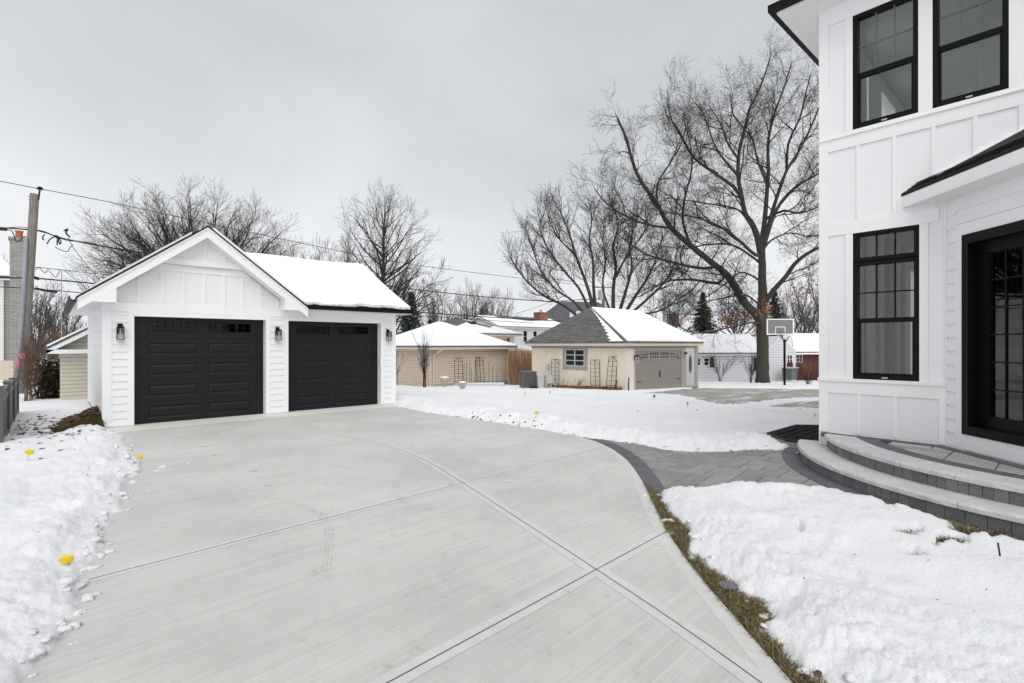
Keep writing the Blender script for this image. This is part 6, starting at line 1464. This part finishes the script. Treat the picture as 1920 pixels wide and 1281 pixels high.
# basketball hoop
dH = 29.6; bh = at(1471, 727, dH); BH = thing('basketball_hoop', 'basketball hoop on a black pole with a grey backboard', 'basketball hoop', (bh.x, bh.y, bh.z))
mb = MB(); mb.tube([at(1471, 730, dH), at(1471, 636, dH)], .065, 8); mb.bar(at(1471, 640, dH), at(1462, 629, dH-.6), .03, 5); mb.bar(at(1472, 650, dH), at(1466, 628, dH-.5), .03, 5); mb.bar(at(1473, 641, dH), at(1480, 630, dH-.4), .025, 5); mb.build('pole', 'black', BH)
fb = Fr(at(1463, 0, dH-.75), (RT.x*.995+FW.x*.08, RT.y*.995+FW.y*.08), (-FW.x, -FW.y)); ww = 26/F*dH; zb0, zb1 = zat(628, dH-.7), zat(598, dH-.7)
mb = MB(); fbox(mb, fb, -ww, ww, zb0, zb1, -.02, 0); bb = mb.build('backboard', 'board', BH); mb = MB()
for q in ((-ww, -ww+.07, zb0, zb1), (ww-.07, ww, zb0, zb1), (-ww+.07, ww-.07, zb0, zb0+.07), (-ww+.07, ww-.07, zb1-.06, zb1)): fbox(mb, fb, *q, .001, .02)
for q in ((-.30, -.26, zb0+.08, zb0+.46), (.26, .30, zb0+.08, zb0+.46), (-.26, .26, zb0+.42, zb0+.46)): fbox(mb, fb, *q, .001, .012)
mb.build('border', 'trim', bb)
rc = Vector(fb.p(0, 0, .32)[:2]); zr_ = zb0+.12; mb = MB(); mb.tube([(rc.x+.23*math.cos(t), rc.y+.23*math.sin(t), zr_) for t in [k*.3142 for k in range(21)]], .016, 5); fbox(mb, fb, -.07, .07, zr_-.05, zr_+.05, .001, .10); mb.build('rim', 'rimred', BH)
mb = MB()
for k in range(12):
    t = k*.5236; t2 = t+.4; mb.tube([(rc.x+.23*math.cos(t), rc.y+.23*math.sin(t), zr_), (rc.x+.17*math.cos(t2), rc.y+.17*math.sin(t2), zr_-.2), (rc.x+.13*math.cos(t), rc.y+.13*math.sin(t), zr_-.4)], .006, 3)
mb.build('net', 'net', BH)
tr_b = thing('trash_bin', 'grey wheeled bin under the basketball backboard', 'bin', at(1481, 712, 38)[:]); mb = MB(); p = at(1481, 712, 38); mb.hexa([(p.x-.5, p.y-.3, p.z), (p.x+.5, p.y-.3, p.z), (p.x+.5, p.y+.3, p.z), (p.x-.5, p.y+.3, p.z), (p.x-.6, p.y-.35, p.z+.85), (p.x+.6, p.y-.35, p.z+.85), (p.x+.6, p.y+.35, p.z+.85), (p.x-.6, p.y+.35, p.z+.85)]); mb.build('body', 'acmetal', tr_b)
mb = MB(); mb.box(p.x-.65, p.x+.65, p.y-.4, p.y+.4, p.z+.85, p.z+.92); mb.build('lid', 'palegrey', tr_b)
# marker flags
FL0 = None
flags = [(48,868,10.2,55,848,'yellow','yellow marker flag in the left snow nearer the camera than the fence flag',1),(262,884,0,262,857,'yellow','yellow marker flag at the snow edge of the driveway beside the left door',1),(128,1062,0,124,1047,'yellow','yellow marker flag lying low on the nearest left snow bank',.85),(36,812,0,37,803,'yellow','small yellow marker flag in the snow by the fence end',.8),
 (1003,786,0,1006,775,'yellow','yellow marker flag in the shovelled bank right of the garage',.9),(984,744,-.1,984.5,738,'whiteflag','tiny faded yellow flag left of the cream garage in the snow',.9),(1288,765,0,1289,758,'olive','olive yellow flag in the snow before the cream garage drive',.8),(1226,750,0,1226.5,744.5,'blue','blue marker flag in the snow before the cream garage door',.9),(1529,783,.1,1528,779,'whiteflag','faded flag in the snow just left of the house corner',.7),(1424,724,0,1424,717,'blue','small blue flag at the foot of the oak trunk',.9),(1030,740,0,1031,736,'blue','dark little flag in the snow before the air conditioners',.6)]
for i, (bx_, by, zz, px, py, mt, lab, s) in enumerate(flags):
    if lab.endswith('trunk'): g = at(bx_, by, 34.5)
    else:
        g = gnd(bx_, by, .08)
        for _ in range(4): g = gnd(bx_, by, T(g.x, g.y)+float(snow_h(np.array([g.x]), np.array([g.y]))[0])*.8 if sdist(np.array([g.x]), np.array([g.y]), cleared)[0] > 0 else .0)
    d = FW.x*g.x+FW.y*g.y; top = at(px, py-3*s, d-.02); o = thing('marker_flag', lab, 'marker flag', (g.x, g.y, g.z), 'survey marker flags')
    mb = MB(); mb.tube([g-Vector((0, 0, .05)), g.lerp(top, .5)+Vector((.01, 0, 0)), top], .0022 if d < 14 else .004, 4); mb.build('wire_stake', 'iron', o)
    w = .060*s*(1 if d < 12 else 1.15); rn = random.Random(i); t = rn.uniform(-.5, .5)
    ux = RT.x*math.cos(t)+FW.x*math.sin(t); uy = RT.y*math.cos(t)+FW.y*math.sin(t); mb = MB(); q = []
    SH_ = ((-.25, .95, .1), (.05, 1.5, 0), (.55, .5, .1), (.7, -.6, -.1), (-.1, -.85, 0), (-.6, -.5, .05)) if d > 12 else None
    for a, b_, c in SH_ or ((-1.05, .15, .0), (-.25, .95, .2), (.95, .6, -.15), (.85, -.45, .1), (.05, -.25, .25), (-.1, -1.0, -.1)): q.append((top.x+ux*a*w+FW.x*c*w, top.y+uy*a*w+FW.y*c*w, top.z+b_*w*.8-w*.4))
    mb.add(q+[(v[0]+FW.x*.004, v[1]+FW.y*.004, v[2]) for v in q], [(0, 1, 2), (0, 2, 5), (5, 2, 3), (5, 3, 4), (8, 7, 6), (11, 8, 6), (9, 8, 11), (10, 9, 11)]); mb.build('flag', mt, o)
# drain grates
DPX = (1366, 1098); dg = thing('drain_grate', 'small round metal drain in the grass strip beside the drive', 'drain', gnd(*DPX, 0)[:]); mb = MB(); p = gnd(*DPX, .015)
mb.lathe((p.x, p.y, .0), [(.075, 0), (.075, .012), (.066, .013)], 20); mb.build('rim', 'drain', dg); mb = MB()
for k in range(-5, 6): hw_ = math.sqrt(max(.064**2-(k*.0120)**2, .0001)); mb.box(p.x+k*.012-.0025, p.x+k*.012+.0025, p.y-hw_, p.y+hw_, .013, .022)
mb.build('bar', 'guard', dg)
sk_ = MB(); p = gnd(1875, 1030, .3); sk_.bar(p-Vector((0, 0, .05)), at(1871, 1018, FW.x*p.x+FW.y*p.y), .006, 5); tag(sk_.build('stick', 'wire'), 'small dark stick poking out of the snow at the right edge', 'stick')
rk = MB(); p = gnd(1535, 1262, 0.02); rk.lathe((p.x, p.y, 0), [(.022, .0), (.028, .015), (.012, .03)], 7); tag(rk.build('stone', 'rust'), 'small dark stone at the grass edge near the bottom of the photo', 'stone')

# ---------------------------------------------------------------- light
w = bpy.data.worlds.new('World'); sc.world = w; w.use_nodes = True; nt = w.node_tree
bg = nt.nodes['Background']
SUN_E, SUN_A = R(42), R(205)
sky = nt.nodes.new('ShaderNodeTexSky'); sky.sky_type = 'NISHITA'; sky.sun_disc = False; sky.sun_elevation = SUN_E; sky.sun_rotation = SUN_A; sky.air_density = 1; sky.dust_density = 4
tc = nt.nodes.new('ShaderNodeTexCoord'); sp = nt.nodes.new('ShaderNodeSeparateXYZ'); nt.links.new(tc.outputs['Generated'], sp.inputs[0])
mp = nt.nodes.new('ShaderNodeMapping'); mp.inputs['Scale'].default_value = (1, 1, 1.7); nt.links.new(tc.outputs['Generated'], mp.inputs[0])
n = nt.nodes.new('ShaderNodeTexNoise'); n.inputs['Scale'].default_value = 1.9; n.inputs['Detail'].default_value = 5; n.inputs['Roughness'].default_value = .5; n.inputs['Distortion'].default_value = .4; nt.links.new(mp.outputs[0], n.inputs['Vector'])
gr_ = ramp(nt, sp.outputs[2], [(0.0, (.90, .91, .93)), (.12, (.86, .87, .885)), (.3, (.685, .70, .715)), (.55, (.60, .613, .63)), (1.0, (.66, .67, .69))])
cl_ = ramp(nt, n.outputs[0], [(.32, (.84, .855, .87)), (.68, (1.07, 1.075, 1.08))])
g2 = mixc(nt, 1, gr_.outputs[0], cl_.outputs[0], 'MULTIPLY')
# the overcast deck keeps a trace of the clear sky above it
sk = nt.nodes.new('ShaderNodeVectorMath'); sk.operation = 'SCALE'; sk.inputs['Scale'].default_value = .10; nt.links.new(sky.outputs[0], sk.inputs[0])
hv = nt.nodes.new('ShaderNodeHueSaturation'); hv.inputs['Saturation'].default_value = .15; nt.links.new(sk.outputs[0], hv.inputs['Color'])
fin = mixc(nt, .08, g2, hv.outputs[0]); nt.links.new(fin, bg.inputs[0]); bg.inputs[1].default_value = 1.0
sun = bpy.data.lights.new('sun', 'SUN'); sun.energy = 1.6; sun.angle = R(60); sun.color = (1, .985, .96)
so = bpy.data.objects.new('sun', sun); COL.objects.link(so)
dv = Vector((-.42, -.60, .85)).normalized(); so.rotation_euler = dv.to_track_quat('Z', 'Y').to_euler(); so.location = (0, 0, 60)
vs_ = sc.view_settings; vs_.view_transform = 'Standard'; vs_.look = 'None'; vs_.exposure = 0.16; vs_.gamma = 1
sc.cycles.max_bounces = 8; sc.cycles.transparent_max_bounces = 12; sc.cycles.use_denoising = True
